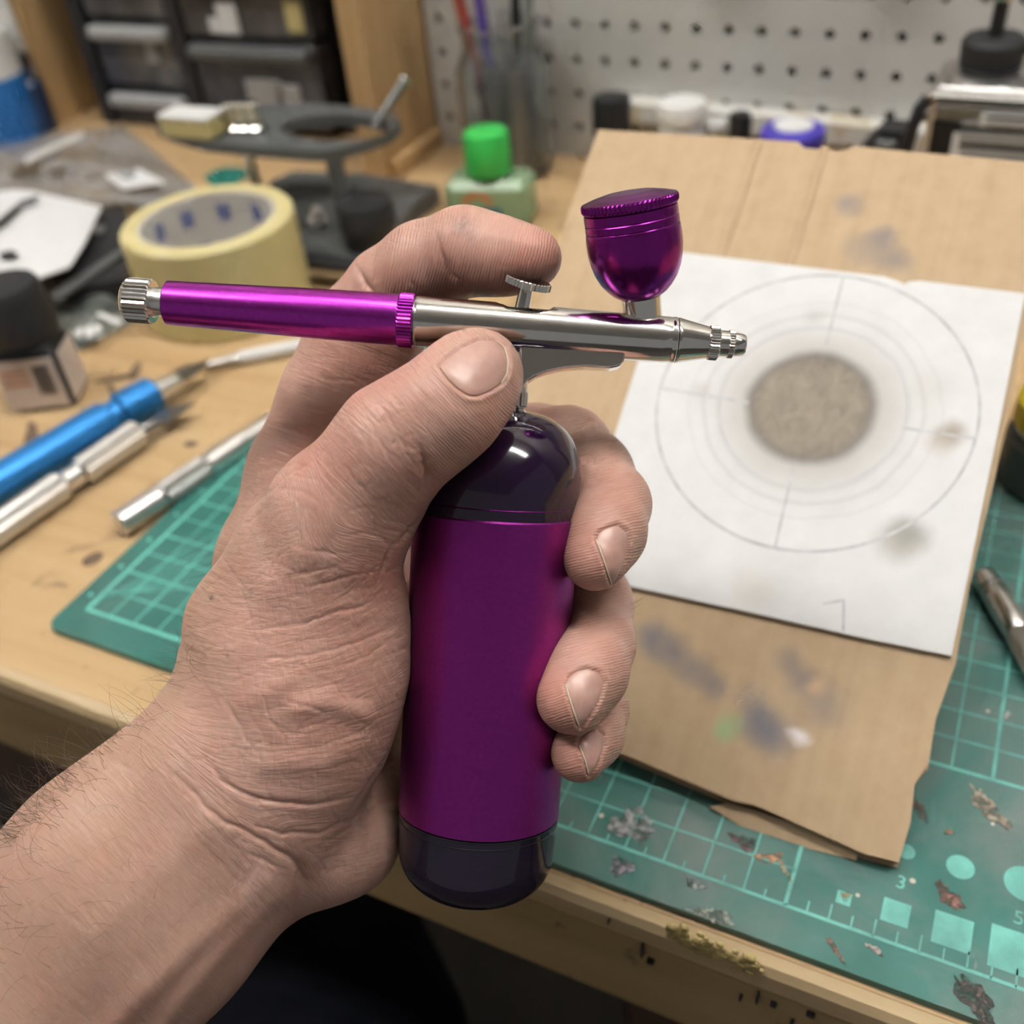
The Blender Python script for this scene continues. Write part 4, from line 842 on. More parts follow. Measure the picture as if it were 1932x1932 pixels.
# ------------------------------------------------------------------ hand and forearm: one continuous surface grown from an implicit field (mm, camera-aligned frame)
G = 0.8
LO = np.array([-172.0, -178.0, -338.0]); HI = np.array([48.0, 82.0, -196.0])
NX, NY, NZ = [int(math.ceil((HI[i] - LO[i]) / G)) + 1 for i in range(3)]
FLD = np.full((NX, NY, NZ), 60.0, np.float32)
gx = (LO[0] + G * np.arange(NX)).astype(np.float32); gy = (LO[1] + G * np.arange(NY)).astype(np.float32); gz = (LO[2] + G * np.arange(NZ)).astype(np.float32)
def smin(a, b, k):
    h = np.clip(0.5 + 0.5 * (b - a) / k, 0, 1); return b + (a - b) * h - k * h * (1 - h)
def chain(pts, k=4.0, kin=3.0, sz=1.0):
    """pts: (px, py, depth mm, radius px); rounded cones joined, blended into the field with radius k. sz < 1 flattens along the depth."""
    Q = [(cp(x, y, d), r * d / F) for x, y, d, r in pts]
    lo = np.min([q - r - 9 for q, r in Q], 0); hi = np.max([q + r + 9 for q, r in Q], 0)
    i0 = np.maximum(0, ((lo - LO) / G).astype(int)); i1 = np.minimum([NX, NY, NZ], ((hi - LO) / G).astype(int) + 2)
    if (i1 <= i0).any(): return
    segs = list(zip(Q[:-1], Q[1:])) if len(Q) > 1 else [(Q[0], Q[0])]
    Y = gy[None, i0[1]:i1[1], None]; Z = gz[None, None, i0[2]:i1[2]]; f_ = float
    for xa in range(i0[0], i1[0], 32):
        xb = min(xa + 32, i1[0]); X = gx[xa:xb, None, None]; acc = None
        for (a, ra), (b, rb) in segs:
            e = (b - a) * np.array([1, 1, 1 / sz]); L2 = f_(e @ e) + 1e-6
            dx, dy, dz = X - f_(a[0]), Y - f_(a[1]), (Z - f_(a[2])) * f_(1 / sz)
            t_ = np.clip(dx * f_(e[0] / L2) + dy * f_(e[1] / L2) + dz * f_(e[2] / L2), 0, 1)
            d = np.sqrt((dx - t_ * f_(e[0])) ** 2 + (dy - t_ * f_(e[1])) ** 2 + (dz - t_ * f_(e[2])) ** 2) - (f_(ra) + t_ * f_(rb - ra))
            acc = d if acc is None else smin(acc, d, kin)
        sl = FLD[xa:xb, i0[1]:i1[1], i0[2]:i1[2]]
        FLD[xa:xb, i0[1]:i1[1], i0[2]:i1[2]] = smin(sl, acc, k)
# forearm and wrist
chain([(-330, 2290, 262, 285), (60, 1890, 258, 262), (250, 1690, 256, 248), (420, 1520, 256, 224)], 6, 10, .74)
# back of the hand / palm behind the bottle
chain([(420, 1520, 264, 200), (482, 1300, 280, 112), (512, 1080, 286, 108)], 14, 8, .8)
chain([(500, 1500, 272, 170), (600, 1330, 296, 120), (640, 1130, 302, 110)], 14, 8, .7)
chain([(540, 1560, 272, 140), (650, 1450, 296, 105), (690, 1270, 308, 90)], 12, 8, .8)
# hypothenar heel of the hand
chain([(540, 1540, 264, 110), (612, 1600, 266, 90), (652, 1580, 272, 92), (670, 1470, 282, 86), (674, 1370, 286, 84)], 4.5, 7)
# thenar eminence and thumb metacarpal
chain([(470, 1440, 254, 145), (552, 1370, 252, 160), (586, 1230, 251, 162), (614, 1120, 248, 136)], 12, 14, .8)
chain([(452, 1360, 258, 98), (466, 1180, 262, 98), (560, 1040, 252, 116)], 12, 10, .9)
# thumb
chain([(604, 1092, 246, 128), (640, 978, 243, 122), (746, 836, 234, 99), (846, 768, 230, 85), (896, 710, 234, 69), (903, 704, 235, 64)], 5, 10, .92)
chain([(738, 940, 241, 62), (700, 930, 241, 70)], 3, 6)
chain([(692, 1125, 253, 66), (696, 1165, 253, 66)], 5, 6)
# index finger
chain([(560, 1010, 288, 118), (585, 900, 290, 108), (640, 755, 288, 101), (690, 640, 284, 97), (738, 552, 277, 84)], 10, 8)
chain([(738, 552, 277, 84), (800, 508, 270, 84), (872, 474, 263, 79)], 3, 4)
chain([(872, 474, 263, 79), (905, 478, 261, 72), (960, 486, 258, 62), (1005, 487, 256, 55)], 2.5, 5)
chain([(790, 522, 271, 64), (842, 508, 268, 58)], 2.5, 4)
# middle finger
chain([(600, 1010, 300, 105), (800, 900, 306, 82), (1010, 846, 301, 76), (1072, 850, 290, 81)], 6, 6)
chain([(1072, 850, 290, 81), (1112, 895, 278, 78), (1150, 952, 264, 76)], 3, 4)
chain([(1150, 952, 264, 76), (1140, 1005, 254, 72), (1122, 1056, 247, 59)], 2.5, 5)
# ring finger
chain([(640, 1150, 306, 100), (830, 1080, 310, 80), (1040, 1040, 304, 76), (1096, 1070, 290, 74)], 5, 6)
chain([(1096, 1070, 290, 74), (1115, 1140, 276, 74), (1121, 1215, 262, 76)], 1.6, 4)
chain([(1121, 1215, 262, 76), (1104, 1268, 252, 74), (1078, 1318, 246, 67)], 2.0, 5)
# little finger
chain([(690, 1320, 308, 85), (860, 1270, 310, 70), (1050, 1230, 302, 64), (1108, 1268, 286, 62)], 4, 6)
chain([(1108, 1268, 286, 62), (1120, 1340, 268, 60), (1112, 1385, 258, 60), (1093, 1421, 252, 54)], 1.4, 4)

def surface_nets(S):
    ins = S < 0; c = np.zeros((NX - 1, NY - 1, NZ - 1), np.int8)
    for i in (0, 1):
        for j in (0, 1):
            for k in (0, 1): c += ins[i:NX - 1 + i, j:NY - 1 + j, k:NZ - 1 + k]
    idx = np.argwhere((c > 0) & (c < 8)); vid = np.full(c.shape, -1, np.int32); vid[tuple(idx.T)] = np.arange(len(idx))
    cor = np.array([[i, j, k] for i in (0, 1) for j in (0, 1) for k in (0, 1)])
    V = np.stack([S[idx[:, 0] + q[0], idx[:, 1] + q[1], idx[:, 2] + q[2]] for q in cor], 1)
    acc = np.zeros((len(idx), 3)); cnt = np.zeros(len(idx))
    for a in range(8):
        for b in range(a + 1, 8):
            if np.abs(cor[a] - cor[b]).sum() != 1: continue
            m = (V[:, a] < 0) != (V[:, b] < 0); tt = V[m, a] / (V[m, a] - V[m, b])
            acc[m] += cor[a] + tt[:, None] * (cor[b] - cor[a]); cnt[m] += 1
    verts = LO + G * (idx + acc / cnt[:, None]); faces = []
    for ax in range(3):
        o1, o2 = [(1, 2), (2, 0), (0, 1)][ax]
        sl0 = [slice(None)] * 3; sl1 = [slice(None)] * 3; sl0[ax] = slice(0, -1); sl1[ax] = slice(1, None)
        e = np.argwhere(ins[tuple(sl0)] != ins[tuple(sl1)]); s = ins[tuple(e.T)]
        ok = (e[:, o1] > 0) & (e[:, o2] > 0) & (e[:, o1] < S.shape[o1] - 1) & (e[:, o2] < S.shape[o2] - 1); e = e[ok]; s = s[ok]
        def g(d1, d2): q = e.copy(); q[:, o1] -= d1; q[:, o2] -= d2; return vid[tuple(q.T)]
        Fq = np.stack([g(1, 1), g(0, 1), g(0, 0), g(1, 0)], 1); Fq[~s] = Fq[~s][:, ::-1]; faces.append(Fq)
    return verts, np.concatenate(faces)
HV, HF = surface_nets(FLD)
del FLD
def adj(Fq):
    e = np.concatenate([Fq[:, [0, 1]], Fq[:, [1, 2]], Fq[:, [2, 3]], Fq[:, [3, 0]]]); return e[:, 0], e[:, 1]
def smooth_v(Vv, Fq, lam, n_):
    a, b = adj(Fq); deg = np.bincount(a, minlength=len(Vv)) + np.bincount(b, minlength=len(Vv))
    for _ in range(n_):
        for l in (lam, -lam * 1.02):
            acc = np.stack([np.bincount(a, Vv[b, k], len(Vv)) + np.bincount(b, Vv[a, k], len(Vv)) for k in range(3)], 1)
            Vv = Vv + l * (acc / deg[:, None] - Vv)
    return Vv
HV = smooth_v(HV, HF, .5, 4)
def quick_mesh(name, V, Fq):
    me = bpy.data.meshes.new(name); me.vertices.add(len(V)); me.vertices.foreach_set('co', V.astype(np.float32).ravel())
    me.loops.add(len(Fq) * 4); me.loops.foreach_set('vertex_index', Fq.astype(np.int32).ravel())
    me.polygons.add(len(Fq)); me.polygons.foreach_set('loop_start', np.arange(0, len(Fq) * 4, 4, dtype=np.int32)); me.update(calc_edges=True); me.validate(); return me
def subdivide(V, Fq):
    n0 = len(V); e = np.concatenate([Fq[:, [k, (k + 1) % 4]] for k in range(4)]); e.sort(axis=1)
    key = e[:, 0].astype(np.int64) * n0 + e[:, 1]; uk, inv = np.unique(key, return_inverse=True); inv = inv.reshape(4, -1)
    mid = (V[uk // n0] + V[uk % n0]) / 2; fc = V[Fq].mean(1); m0 = n0; c0 = n0 + len(mid); ci = c0 + np.arange(len(Fq))
    Q = [np.stack([Fq[:, k], m0 + inv[k], ci, m0 + inv[(k + 3) % 4]], 1) for k in range(4)]
    return np.concatenate([V, mid, fc]), np.concatenate(Q).astype(np.int32)
HV, HF = subdivide(HV, HF); HV = smooth_v(HV, HF, .5, 2); nv = len(HV)
def vnormals(V, Fq):
    n_ = np.cross(V[Fq[:, 2]] - V[Fq[:, 0]], V[Fq[:, 3]] - V[Fq[:, 1]]); o = np.zeros_like(V)
    for k in range(4):
        for c_ in range(3): o[:, c_] += np.bincount(Fq[:, k], n_[:, c_], len(V))
    return o / (np.linalg.norm(o, axis=1)[:, None] + 1e-9)
def pix(V): return CC + F * V[:, 0] / -V[:, 2], CC - F * V[:, 1] / -V[:, 2]
BARE_V = HV.copy()
# --- sculpted skin folds: polylines on the visible side, (points, width px, depth mm)
HN = vnormals(HV, HF); px_, py_ = pix(HV)
facing = np.einsum('ij,ij->i', HN, -HV / np.linalg.norm(HV, axis=1)[:, None])
bi = np.clip((px_ + 400) / 14, 0, 199).astype(int); bj = np.clip((py_ - 300) / 14, 0, 199).astype(int); zb = np.full((200, 200), 1e9)
np.minimum.at(zb, (bi, bj), -HV[:, 2]); vis = (facing > 0.05) & (-HV[:, 2] < zb[bi, bj] + 7)
FOLDS = [
 ([(822, 440), (836, 488), (852, 518), (885, 548)], 9, 1.3), ([(818, 430), (834, 486), (850, 520), (890, 556)], 30, .8), ([(818, 470), (822, 495)], 7, .3), ([(672, 500), (686, 530), (722, 570)], 9, .9), ([(660, 490), (686, 530), (726, 575)], 26, .6), ([(762, 515), (785, 545), (800, 560)], 8, .35),
 ([(792, 840), (806, 900), (788, 940)], 10, 1.3), ([(788, 840), (810, 900), (800, 925)], 26, 1.2), ([(742, 1028), (765, 1012), (800, 972)], 9, 1.4), ([(716, 1095), (728, 1055), (740, 1028)], 9, 1.2),
 ([(700, 752), (725, 775), (748, 812), (770, 860), (800, 905)], 7, .35), ([(672, 775), (700, 800), (728, 850), (752, 905)], 7, .3), ([(720, 735), (745, 752), (762, 785)], 6, .28), ([(735, 790), (760, 775), (785, 778)], 6, .2), ([(660, 800), (690, 830), (705, 870)], 6, .25),
 ([(700, 770), (715, 760), (735, 765)], 6, .2), ([(705, 800), (730, 792)], 6, .2), ([(745, 840), (770, 822), (800, 815)], 6, .2),
 ([(620, 850), (650, 880), (690, 930), (740, 985)], 7, .25), ([(580, 890), (620, 930), (660, 960), (720, 1000)], 7, .22), ([(640, 1015), (690, 1005), (735, 1022)], 7, .35), ([(560, 1030), (620, 1045), (680, 1040)], 7, .25),
 ([(459, 1249), (513, 1242), (575, 1238), (640, 1222), (712, 1198), (759, 1177)], 7, .42), ([(546, 1278), (632, 1258), (694, 1238), (758, 1192)], 6, .35), ([(470, 1191), (553, 1180), (618, 1162), (687, 1144), (716, 1119)], 8, .5), ([(582, 1165), (640, 1150), (690, 1135)], 6, .3),
 ([(560, 1125), (604, 1101), (676, 1086), (720, 1075)], 7, .35), ([(540, 1090), (600, 1078), (660, 1060)], 6, .28), ([(500, 1345), (553, 1325), (618, 1343), (650, 1340)], 8, .35), ([(531, 1382), (604, 1365), (660, 1350)], 6, .28), ([(560, 1310), (640, 1290), (720, 1250)], 6, .22),
 ([(480, 1290), (500, 1320), (505, 1350), (530, 1385), (560, 1400)], 6, .3), ([(420, 1300), (440, 1350), (470, 1400), (500, 1440)], 7, .3), ([(520, 1425), (600, 1410), (680, 1380), (735, 1330)], 6, .25),
 ([(385, 1430), (414, 1472), (476, 1505), (580, 1521), (663, 1505)], 10, 1.1), ([(331, 1463), (414, 1546), (497, 1588), (560, 1630), (575, 1660), (566, 1690)], 11, 1.2), ([(450, 1545), (518, 1571), (600, 1573), (671, 1546), (725, 1463)], 10, .6), ([(640, 1560), (690, 1490), (745, 1400)], 9, .6), ([(548, 1612), (570, 1640), (574, 1668), (566, 1705)], 30, 2.4), ([(600, 1600), (660, 1560), (720, 1480)], 8, .35), ([(400, 1440), (440, 1490), (520, 1540)], 8, .4), ([(430, 1590), (500, 1625), (560, 1650)], 8, .35),
 ([(350, 1500), (420, 1580), (500, 1660)], 9, .3), ([(300, 1490), (380, 1590), (470, 1690)], 9, .25),
 ([(520, 800), (560, 815), (620, 830)], 8, .5), ([(530, 760), (600, 775), (640, 770)], 7, .3), ([(575, 700), (640, 720), (700, 715)], 8, .35), ([(470, 945), (500, 935), (540, 900), (590, 870)], 8, .5), ([(440, 990), (470, 985), (500, 960)], 8, .5), ([(490, 890), (540, 880), (580, 850)], 7, .35),
 ([(1090, 885), (1110, 872), (1140, 866)], 9, 1.4), ([(1095, 900), (1125, 892), (1160, 905)], 7, .2), ([(1140, 1000), (1118, 1010), (1105, 1030)], 6, .12), ([(1160, 890), (1195, 905)], 7, .2), ([(1165, 1175), (1192, 1165)], 7, .25), ([(1095, 1200), (1140, 1180), (1180, 1185)], 7, .15),
]
def polydist(P2, poly):
    best = np.full(len(P2), 1e9)
    for a, b in zip(poly[:-1], poly[1:]):
        a = np.array(a, float); ab_ = np.array(b, float) - a; t_ = np.clip(((P2 - a) @ ab_) / (ab_ @ ab_), 0, 1)
        best = np.minimum(best, np.linalg.norm(P2 - a - t_[:, None] * ab_, axis=1))
    return best
def endfade(P2, poly, L):
    a, b = np.array(poly[0], float), np.array(poly[-1], float); L = min(L, .45 * np.linalg.norm(b - a) + 1e-6)
    return np.clip(np.linalg.norm(P2 - a, axis=1) / L, .25, 1) * np.clip(np.linalg.norm(P2 - b, axis=1) / L, .25, 1)
iv = np.where(vis)[0]; P2 = np.stack([px_[iv], py_[iv]], 1); disp = np.zeros(len(HV))
_key = (np.clip((P2[:, 0] + 400) / 30, 0, 79).astype(int)) * 80 + np.clip((P2[:, 1] - 300) / 30, 0, 79).astype(int)
_ord = np.argsort(_key, kind='stable'); _st = np.searchsorted(_key[_ord], np.arange(6401))
def near(lo_, hi_):
    a0_, a1_ = np.clip((np.array([lo_[0], hi_[0]]) + 400) / 30, 0, 79).astype(int); b0_, b1_ = np.clip((np.array([lo_[1], hi_[1]]) - 300) / 30, 0, 79).astype(int)
    return np.concatenate([_ord[_st[i * 80 + b0_]:_st[i * 80 + b1_ + 1]] for i in range(a0_, a1_ + 1)])
for pts, w, dep in FOLDS:
    q = np.array(pts, float); q = np.concatenate([resample([tuple(x) for x in q], 4 * len(q), False)])
    q = q + rng.normal(0, 1.4 if w < 15 else .1, q.shape)
    lo_, hi_ = q.min(0) - 4 * w, q.max(0) + 4 * w; sel = near(lo_, hi_); d = polydist(P2[sel], [tuple(x) for x in q])
    w2 = w * .42; dep = dep * .5
    dep = dep * endfade(P2[sel], [tuple(x) for x in q], 55)
    disp[iv[sel]] += -dep * np.exp(-(d / w2) ** 2) + (dep * .06 if w < 15 else 0) * np.exp(-((d - 3.2 * w2) / (2.6 * w2)) ** 2)
# tendons, veins, knuckle pads (raised)
for pts, w, hgt in (([(120, 2040), (248, 1898), (352, 1794), (455, 1706), (500, 1665)], 26, .9), ([(240, 2020), (330, 1905), (400, 1815), (486, 1722), (520, 1690)], 20, .8), ([(180, 1760), (300, 1640), (390, 1560)], 34, .5), ([(560, 1335), (620, 1325), (690, 1350)], 22, .9), ([(500, 1440), (600, 1440), (690, 1400)], 22, .5), ([(470, 1320), (540, 1290)], 26, .5), ([(440, 1225), (500, 1130), (560, 1050)], 30, .6)):
    lo_, hi_ = np.min(pts, 0) - 3 * w, np.max(pts, 0) + 3 * w; sel = near(lo_, hi_); d = polydist(P2[sel], pts); disp[iv[sel]] += hgt * np.exp(-(d / w) ** 2)
# fine criss-cross skin lines on palm, thumb base and wrist
for k in range(260):
    rx, ry = rng.uniform(330, 780), rng.uniform(800, 1700)
    if rx + ry < 1390 or (rx > 560 and ry > 1690): continue
    base_an = -.32 + .75 * (ry < 1080) + (1.0 if (ry > 1440 and rx < 560) else 0)
    an = base_an + rng.normal(0, .35) + (1.25 if rng.random() < .38 else 0); L_ = rng.uniform(25, 75)
    p0 = np.array([rx, ry]); p1 = p0 + L_ * np.array([math.cos(an), math.sin(an)]) + rng.normal(0, 4, 2); pm = (p0 + p1) / 2 + rng.normal(0, 4, 2)
    w = rng.uniform(3.0, 4.4); dep = rng.uniform(.03, .10); lo_, hi_ = np.minimum(p0, p1) - 14, np.maximum(p0, p1) + 14
    sel = near(lo_, hi_)
    if len(sel): d = polydist(P2[sel], [tuple(p0), tuple(pm), tuple(p1)]); disp[iv[sel]] += -dep * np.exp(-(d / w) ** 2)
for k in range(60):      # forearm and wrist folds run across the arm
    s = rng.uniform(0, 1); rx, ry = 90 + 400 * s + rng.normal(0, 90), 1800 - 330 * s + rng.normal(0, 90); an = .95 + rng.normal(0, .25); L_ = rng.uniform(30, 90)
    p0 = np.array([rx, ry]); p1 = p0 + L_ * np.array([math.cos(an), math.sin(an)]); w = rng.uniform(3.5, 5.5); dep = rng.uniform(.03, .08)
    lo_, hi_ = np.minimum(p0, p1) - 14, np.maximum(p0, p1) + 14; sel = near(lo_, hi_)
    if len(sel): d = polydist(P2[sel], [tuple(p0), tuple(p1)]); disp[iv[sel]] += -dep * np.exp(-(d / w) ** 2)
# nail beds
NAILS = {
 'thumb': ([(828, 692), (842, 676), (872, 655), (905, 641), (935, 642), (952, 655), (959, 680), (957, 706), (945, 724), (925, 737), (900, 747), (884, 746), (862, 732), (843, 713)], [(937, 643), (952, 655), (959, 680), (957, 706), (946, 723)]),
 'middle finger': ([(1124, 1017), (1132, 1003), (1147, 995), (1165, 990), (1181, 1003), (1185, 1020), (1183, 1040), (1174, 1071), (1158, 1102), (1152, 1100), (1139, 1056), (1131, 1034)], [(1124, 1017), (1131, 1034), (1139, 1056), (1147, 1080), (1154, 1103)]),
 'ring finger': ([(1067, 1291), (1073, 1277), (1088, 1266), (1110, 1261), (1132, 1270), (1139, 1285), (1131, 1319), (1115, 1346), (1095, 1372), (1090, 1366), (1079, 1332)], [(1067, 1291), (1073, 1312), (1079, 1332), (1086, 1352), (1093, 1371)]),
 'little finger': ([(1092, 1405), (1097, 1392), (1108, 1383), (1126, 1376), (1139, 1388), (1139, 1410), (1127, 1441), (1113, 1463), (1109, 1457), (1104, 1434)], [(1092, 1405), (1099, 1420), (1105, 1437), (1111, 1462)])}
def inside(P2, poly):
    c_ = np.zeros(len(P2), bool); n_ = len(poly)
    for i in range(n_):
        (x1_, y1_), (x2_, y2_) = poly[i], poly[(i + 1) % n_]
        cond = ((y1_ > P2[:, 1]) != (y2_ > P2[:, 1])) & (P2[:, 0] < (x2_ - x1_) * (P2[:, 1] - y1_) / (y2_ - y1_ + 1e-9) + x1_); c_ ^= cond
    return c_
for nm, (ol, fe) in NAILS.items():
    lo_, hi_ = np.min(ol, 0) - 30, np.max(ol, 0) + 30; sel = near(lo_, hi_); p = P2[sel]; d = polydist(p, ol + [ol[0]]); ins_ = inside(p, ol)
    sd_ = np.where(ins_, -d, d); disp[iv[sel]] += np.where(ins_, -.45, .30 * np.exp(-((sd_ - 7) / 7) ** 2) - .45 * np.exp(-(sd_ / 4) ** 2))
HV = HV + HN * disp[:, None]

# ------- colour attribute: blood-flushed knuckles, pads and creases of the palm (R), tan of the hairy back and forearm (G)
flush = np.zeros(len(HV)); tan = np.zeros(len(HV))
for x, y, s, a in ((1010, 500, 60, .8), (860, 500, 60, .45), (740, 560, 60, .5), (720, 1090, 60, .7), (690, 1150, 80, .4), (1100, 1040, 55, .6), (1040, 1310, 60, .7), (1070, 1430, 50, .6), (1130, 1240, 60, .35), (1170, 930, 60, .35), (780, 880, 60, .3), (600, 860, 70, .5), (660, 1330, 110, .3), (930, 800, 60, .35), (560, 1180, 120, .2), (720, 1300, 80, .3), (700, 680, 80, .5)):
    flush = np.maximum(flush, a * np.exp(-((px_ - x) ** 2 + (py_ - y) ** 2) / (2 * s * s)))
tan = np.clip((1460 - (px_ + .28 * (py_ - 1000)) * 2.6 - 100) / 300, 0, 1) * (py_ > 950) * .8
tan = np.maximum(tan, np.clip((py_ - 1500) / 200, 0, .5) * (px_ < 450)); back = facing < -.1; flush[back] = .1; tan[back] = .5

def ss_(a, b, x): x = np.clip((x - a) / (b - a), 0, 1); return x * x * (3 - 2 * x)
dx_, dy_ = px_ - 500, py_ - 800; rad = np.hypot(dx_, dy_); ang = np.arctan2(dx_, dy_)
fs, ft = rad, ang * 520.0; amp = np.full(nv, 1.0)
wf = ss_(-1000, -1130, px_ - py_); fs = fs * (1 - wf) + wf * ((py_ - px_) * .72 - 30); ft = ft * (1 - wf) + wf * ((px_ + py_) * .7 - 1300); amp = amp * (1 - .45 * wf * ss_(-1130, -1350, px_ - py_))
wt = ss_(1090, 985, py_) * ss_(560, 640, px_ + .3 * (1000 - py_)); fs = fs * (1 - wt) + wt * (px_ * .72 - py_ * .69 + 700); ft = ft * (1 - wt) + wt * (px_ * .69 + py_ * .72)
wfg = ((-HV[:, 2] > 262) & (py_ < 900) & (px_ < 860)) * 1.0; fs = np.where(wfg > 0, py_ - .35 * px_, fs); ft = np.where(wfg > 0, px_ + .35 * py_, ft)
wi = (py_ < 600) & (px_ > 640); fs = np.where(wi, px_ * .95 + .2 * py_, fs); ft = np.where(wi, py_ - .2 * px_, ft); wr_ = px_ > 990
wr_ = wr_ & (py_ > 740); fs = np.where(wr_, py_ + .25 * px_, fs); ft = np.where(wr_, px_ - .25 * py_, ft); amp = np.where(wr_ | wi, .8, amp)
prn = np.clip(ss_(640, 760, px_) * ss_(600, 560, py_) + ss_(1000, 1030, px_) * (py_ > 740) * .9 + wt * ss_(780, 860, px_), 0, 1)
dirt = np.zeros(nv)
for x, y, s_, a in ((872, 425, 13, .55), (885, 440, 9, .4), (862, 438, 8, .4), (398, 1128, 4, .9), (476, 1120, 3.5, .5), (447, 1160, 3, .4), (428, 1222, 3, .35), (432, 1236, 2.6, .5)):
    dirt = np.maximum(dirt, a * np.exp(-((px_ - x) ** 2 + (py_ - y) ** 2) / (2 * s_ * s_)))
dirt *= vis
base = mm(cp(200, 1760, 257)); WV = EYE + (HV * 1e-3) @ R.T - base; me = quick_mesh('person', WV, HF)
me.polygons.foreach_set('use_smooth', [True] * len(me.polygons))
ca = me.color_attributes.new('tone', 'FLOAT_COLOR', 'POINT'); ca.data.foreach_set('color', np.stack([flush, tan, dirt, np.ones(nv)], 1).astype(np.float32).ravel())
fa = me.color_attributes.new('flow', 'FLOAT_COLOR', 'POINT'); fa.data.foreach_set('color', np.stack([fs * .001, ft * .001, amp, prn], 1).astype(np.float32).ravel())
t = NT('skin'); v = t.coord()
at_ = t.n('ShaderNodeAttribute', attribute_name='tone'); sep = t.n('ShaderNodeSeparateColor', {'Color': at_.outputs['Color']})
c = t.ramp(t.noise(v, 130, 5, .6), [(.3, (.54, .315, .247)), (.7, (.62, .39, .317))])
c = t.mix(t.math('MULTIPLY', sep.outputs[0], .85), c, (.58, .235, .185))
c = t.mix(t.math('MULTIPLY', sep.outputs[1], .6), c, (.43, .275, .19))
mott = t.ramp(t.noise(v, 60, 3), [(.5, 0.0), (.8, .35)]); c = t.mix(mott, c, (.53, .25, .19))
dn_ = t.math('MULTIPLY', sep.outputs[2], t.ramp(t.noise(v, 900, 3), [(.35, .3), (.6, 1.0)])); c = t.mix(dn_, c, (.10, .08, .075))
fl_ = t.n('ShaderNodeAttribute', attribute_name='flow'); fsep = t.n('ShaderNodeSeparateColor', {'Color': fl_.outputs['Color']})
S_, T_ = fsep.outputs[0], fsep.outputs[1]
def ridged(sa, sb, a, b, det=3.0, pw=.12):
    vv = t.n('ShaderNodeCombineXYZ', {0: t.math('MULTIPLY', S_, sa), 1: t.math('MULTIPLY', T_, sb)}).outputs[0]
    n_ = t.noise(vv, 1.0, det, .55, .25); return t.ramp(t.math('ABSOLUTE', t.math('SUBTRACT', n_, .5)), [(0.0, 0.0), (pw, 1.0)])
w1 = ridged(38, 7, 0, 0); w2 = ridged(10, 42, 0, 0, 2.0, .09); w3 = ridged(95, 22, 0, 0, 2.0, .14)
amp_ = fsep.outputs[2]
nb = t.n('ShaderNodeBump', {'Height': t.math('MULTIPLY', w1, amp_), 'Strength': .26, 'Distance': .00028}).outputs[0]
nb = t.n('ShaderNodeBump', {'Height': t.math('MULTIPLY', w2, amp_), 'Strength': .13, 'Distance': .0002, 'Normal': nb}).outputs[0]
nb = t.n('ShaderNodeBump', {'Height': w3, 'Strength': .16, 'Distance': .00012, 'Normal': nb}).outputs[0]
pr_w = t.math('MULTIPLY', t.math('SINE', t.math('ADD', t.math('MULTIPLY', S_, 1150.0), t.math('MULTIPLY', t.noise(v, 140, 2), 14.0))), fl_.outputs['Alpha'])
nb = t.n('ShaderNodeBump', {'Height': pr_w, 'Strength': .26, 'Distance': .00014, 'Normal': nb}).outputs[0]
nb = t.bump(t.noise(v, 700, 3), .18, .0002, nb)
t.set(color=c, rough=.43, sss=.22, ssss=.0014, normal=nb, spec=.45); t.b.inputs['Subsurface Radius'].default_value = (1.0, .38, .22)
MAT['skin'] = t.m; me.materials.append(t.m)
hand = bpy.data.objects.new('person', me); C.objects.link(hand); hand.location = tuple(base)
tag(hand, 'left hand and bare hairy forearm gripping the purple airbrush, index finger on its trigger', 'person')

# nails, shaped on the finger surface
bvh = BVHTree.FromPolygons([tuple(v) for v in BARE_V], [tuple(map(int, q)) for q in HF])
def hit(px, py):
    d = nrm(cp(px, py, 1.0)); loc, n_, i_, ds = bvh.ray_cast(Vector((0, 0, 0)), Vector(d))
    return (None, None) if loc is None else (np.array(loc), np.array(n_))
t = NT('fingernail'); f = t.noise(t.coord(), 300, 3)
t.set(color=t.ramp(f, [(.3, (.53, .31, .26)), (.7, (.60, .37, .31))]), rough=.32, sss=.15, ssss=.001, coat=.1, coat_rough=.2); MAT['nail'] = t.m
MAT['nail_edge'] = plain('nail_free_edge', (.74, .62, .46), .4, 0, .08, 300)
for nm, (ol, fe) in NAILS.items():
    ctr_ = np.mean(ol, 0); n_ = 40; rg = resample(ol, n_); rings = [1.0, .97, .9, .75, .55, .3]; vs_ = []; ok = True
    h0, n0 = hit(*ctr_); 
    rows = []
    for s in rings:
        row = []
        for x, y in rg:
            qx, qy = ctr_ + (np.array([x, y]) - ctr_) * s; h, nn = hit(qx, qy)
            if h is None: h, nn = h0, n0
            row.append(h + nn * (-.35 if s == 1.0 else (.02 if s > .95 else .10 + .12 * (1 - s))))
        rows.append(row)
    for row in rows: vs_ += row
    vs_.append(h0 + n0 * .2); fs_ = []
    for i in range(len(rings) - 1):
        for k in range(n_): fs_.append((i * n_ + k, i * n_ + (k + 1) % n_, (i + 1) * n_ + (k + 1) % n_, (i + 1) * n_ + k))
    L0 = (len(rings) - 1) * n_; fs_ += [(L0 + k, L0 + (k + 1) % n_, len(vs_) - 1) for k in range(n_)]
    o = obj('fingernail', MB().add([mm(p) for p in vs_], fs_), MAT['nail'], hand, smooth=True); o['label'] = 'pink ' + nm.replace('thumb', 'thumb') + ' nail'
    pts = [hit(x, y) for x, y in resample(fe, 14, False)]; pts = [mm(h - nn * .02) for h, nn in pts if h is not None]
    ee = obj('nail_free_edge', MB().tube(pts, [.0001] + [.00022 if nm != 'thumb' else .00018] * (len(pts) - 2) + [.0001], 8), MAT['nail_edge'], o, smooth=True)
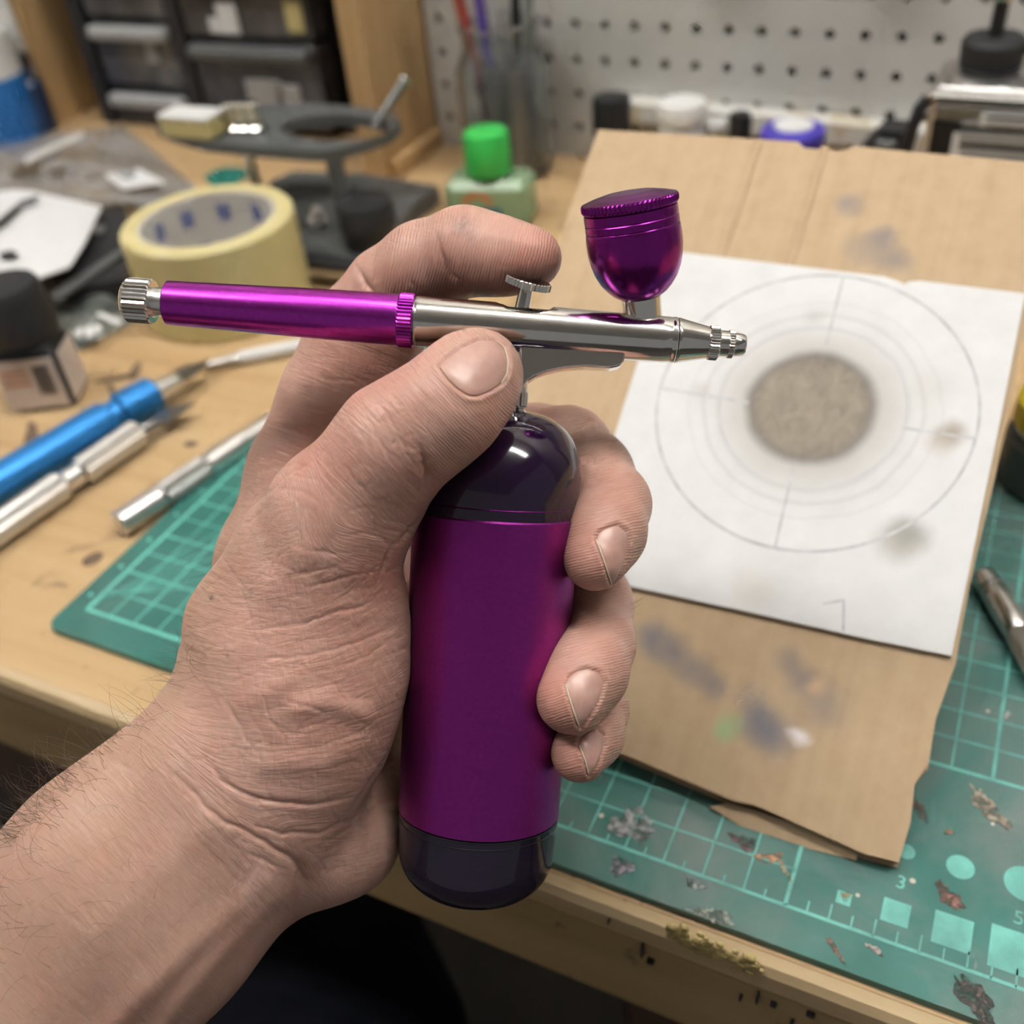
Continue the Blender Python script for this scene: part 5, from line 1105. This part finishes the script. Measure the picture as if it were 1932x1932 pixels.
# arm hair
hb_ = MB(); 
def strand(p, d, g, L, r0):
    pts = []; q = p.copy(); dd = d.copy()
    for k in range(9): pts.append(mm(q)); q = q + dd * L / 8; dd = nrm(dd + g * .26)
    hb_.tube(pts, [r0 * 1e-3 * (1 - .75 * k / 8) for k in range(9)], 3)
for k in range(400):
    u_ = rng.random()
    if u_ < .62:
        s = rng.random() ** .8; ex_, ey_ = 330 - 330 * s, 1235 + 345 * s; off = abs(rng.normal(0, 26)) + 3; x, y = ex_ + off * .75, ey_ + off * .66
    elif u_ < .9: x, y = rng.uniform(-10, 330) * rng.uniform(.4, 1), rng.uniform(1420, 1850)
    else: x, y = 330 + rng.uniform(0, 60), rng.uniform(1090, 1290)
    if .75 * x + y < 1480: continue
    h, nn = hit(x, y)
    if h is None: continue
    d = nrm(nn * rng.uniform(.35, .9) + np.array([-.55, .15, .1]) * rng.uniform(.4, 1.2) + rng.normal(0, .35, 3)); g = np.array([rng.normal(-.2, .7), rng.normal(.1, .7), -.3])
    strand(h, d, g, rng.uniform(5, 14), rng.uniform(.028, .05))
for x, y in ((586, 668), (580, 680), (573, 692), (570, 705), (565, 718), (568, 730), (1196, 1140), (1197, 1150)):
    h, nn = hit(x + (10 if x < 900 else -6), y)
    if h is not None: strand(h, nrm(nn * .4 + np.array([-1 if x < 900 else 1, .3, 0])), np.array([0, .4, 0]), rng.uniform(3, 5), .04)
tag(obj('arm_hair', hb_, plain('dark_hair', (.09, .055, .038), .5), hand, fix=False), 'fine dark hairs on the forearm', kind='stuff')
# dark trousers of the seated person, below the bench
tm = MB(); u0 = [(560, 2700, 430, 95), (610, 2250, 520, 92), (640, 1990, 640, 82), (640, 1800, 820, 70), (640, 1700, 900, 60)]
pts = [mm(cp(x, y, d)) for x, y, d, r in u0]; tm.tube(pts, [r * 1e-3 for *_, r in u0], 28)
tw = NT('dark_trousers'); f = tw.noise(tw.coord(), 40, 4); tw.set(color=tw.ramp(f, [(.3, (.004, .005, .009)), (.7, (.009, .010, .016))]), rough=.9, spec=.08, normal=tw.bump(f, .5, .004))
tr = obj('trousers', tm, tw.m, hand, smooth=True); tr['label'] = 'black trouser leg below the bench'
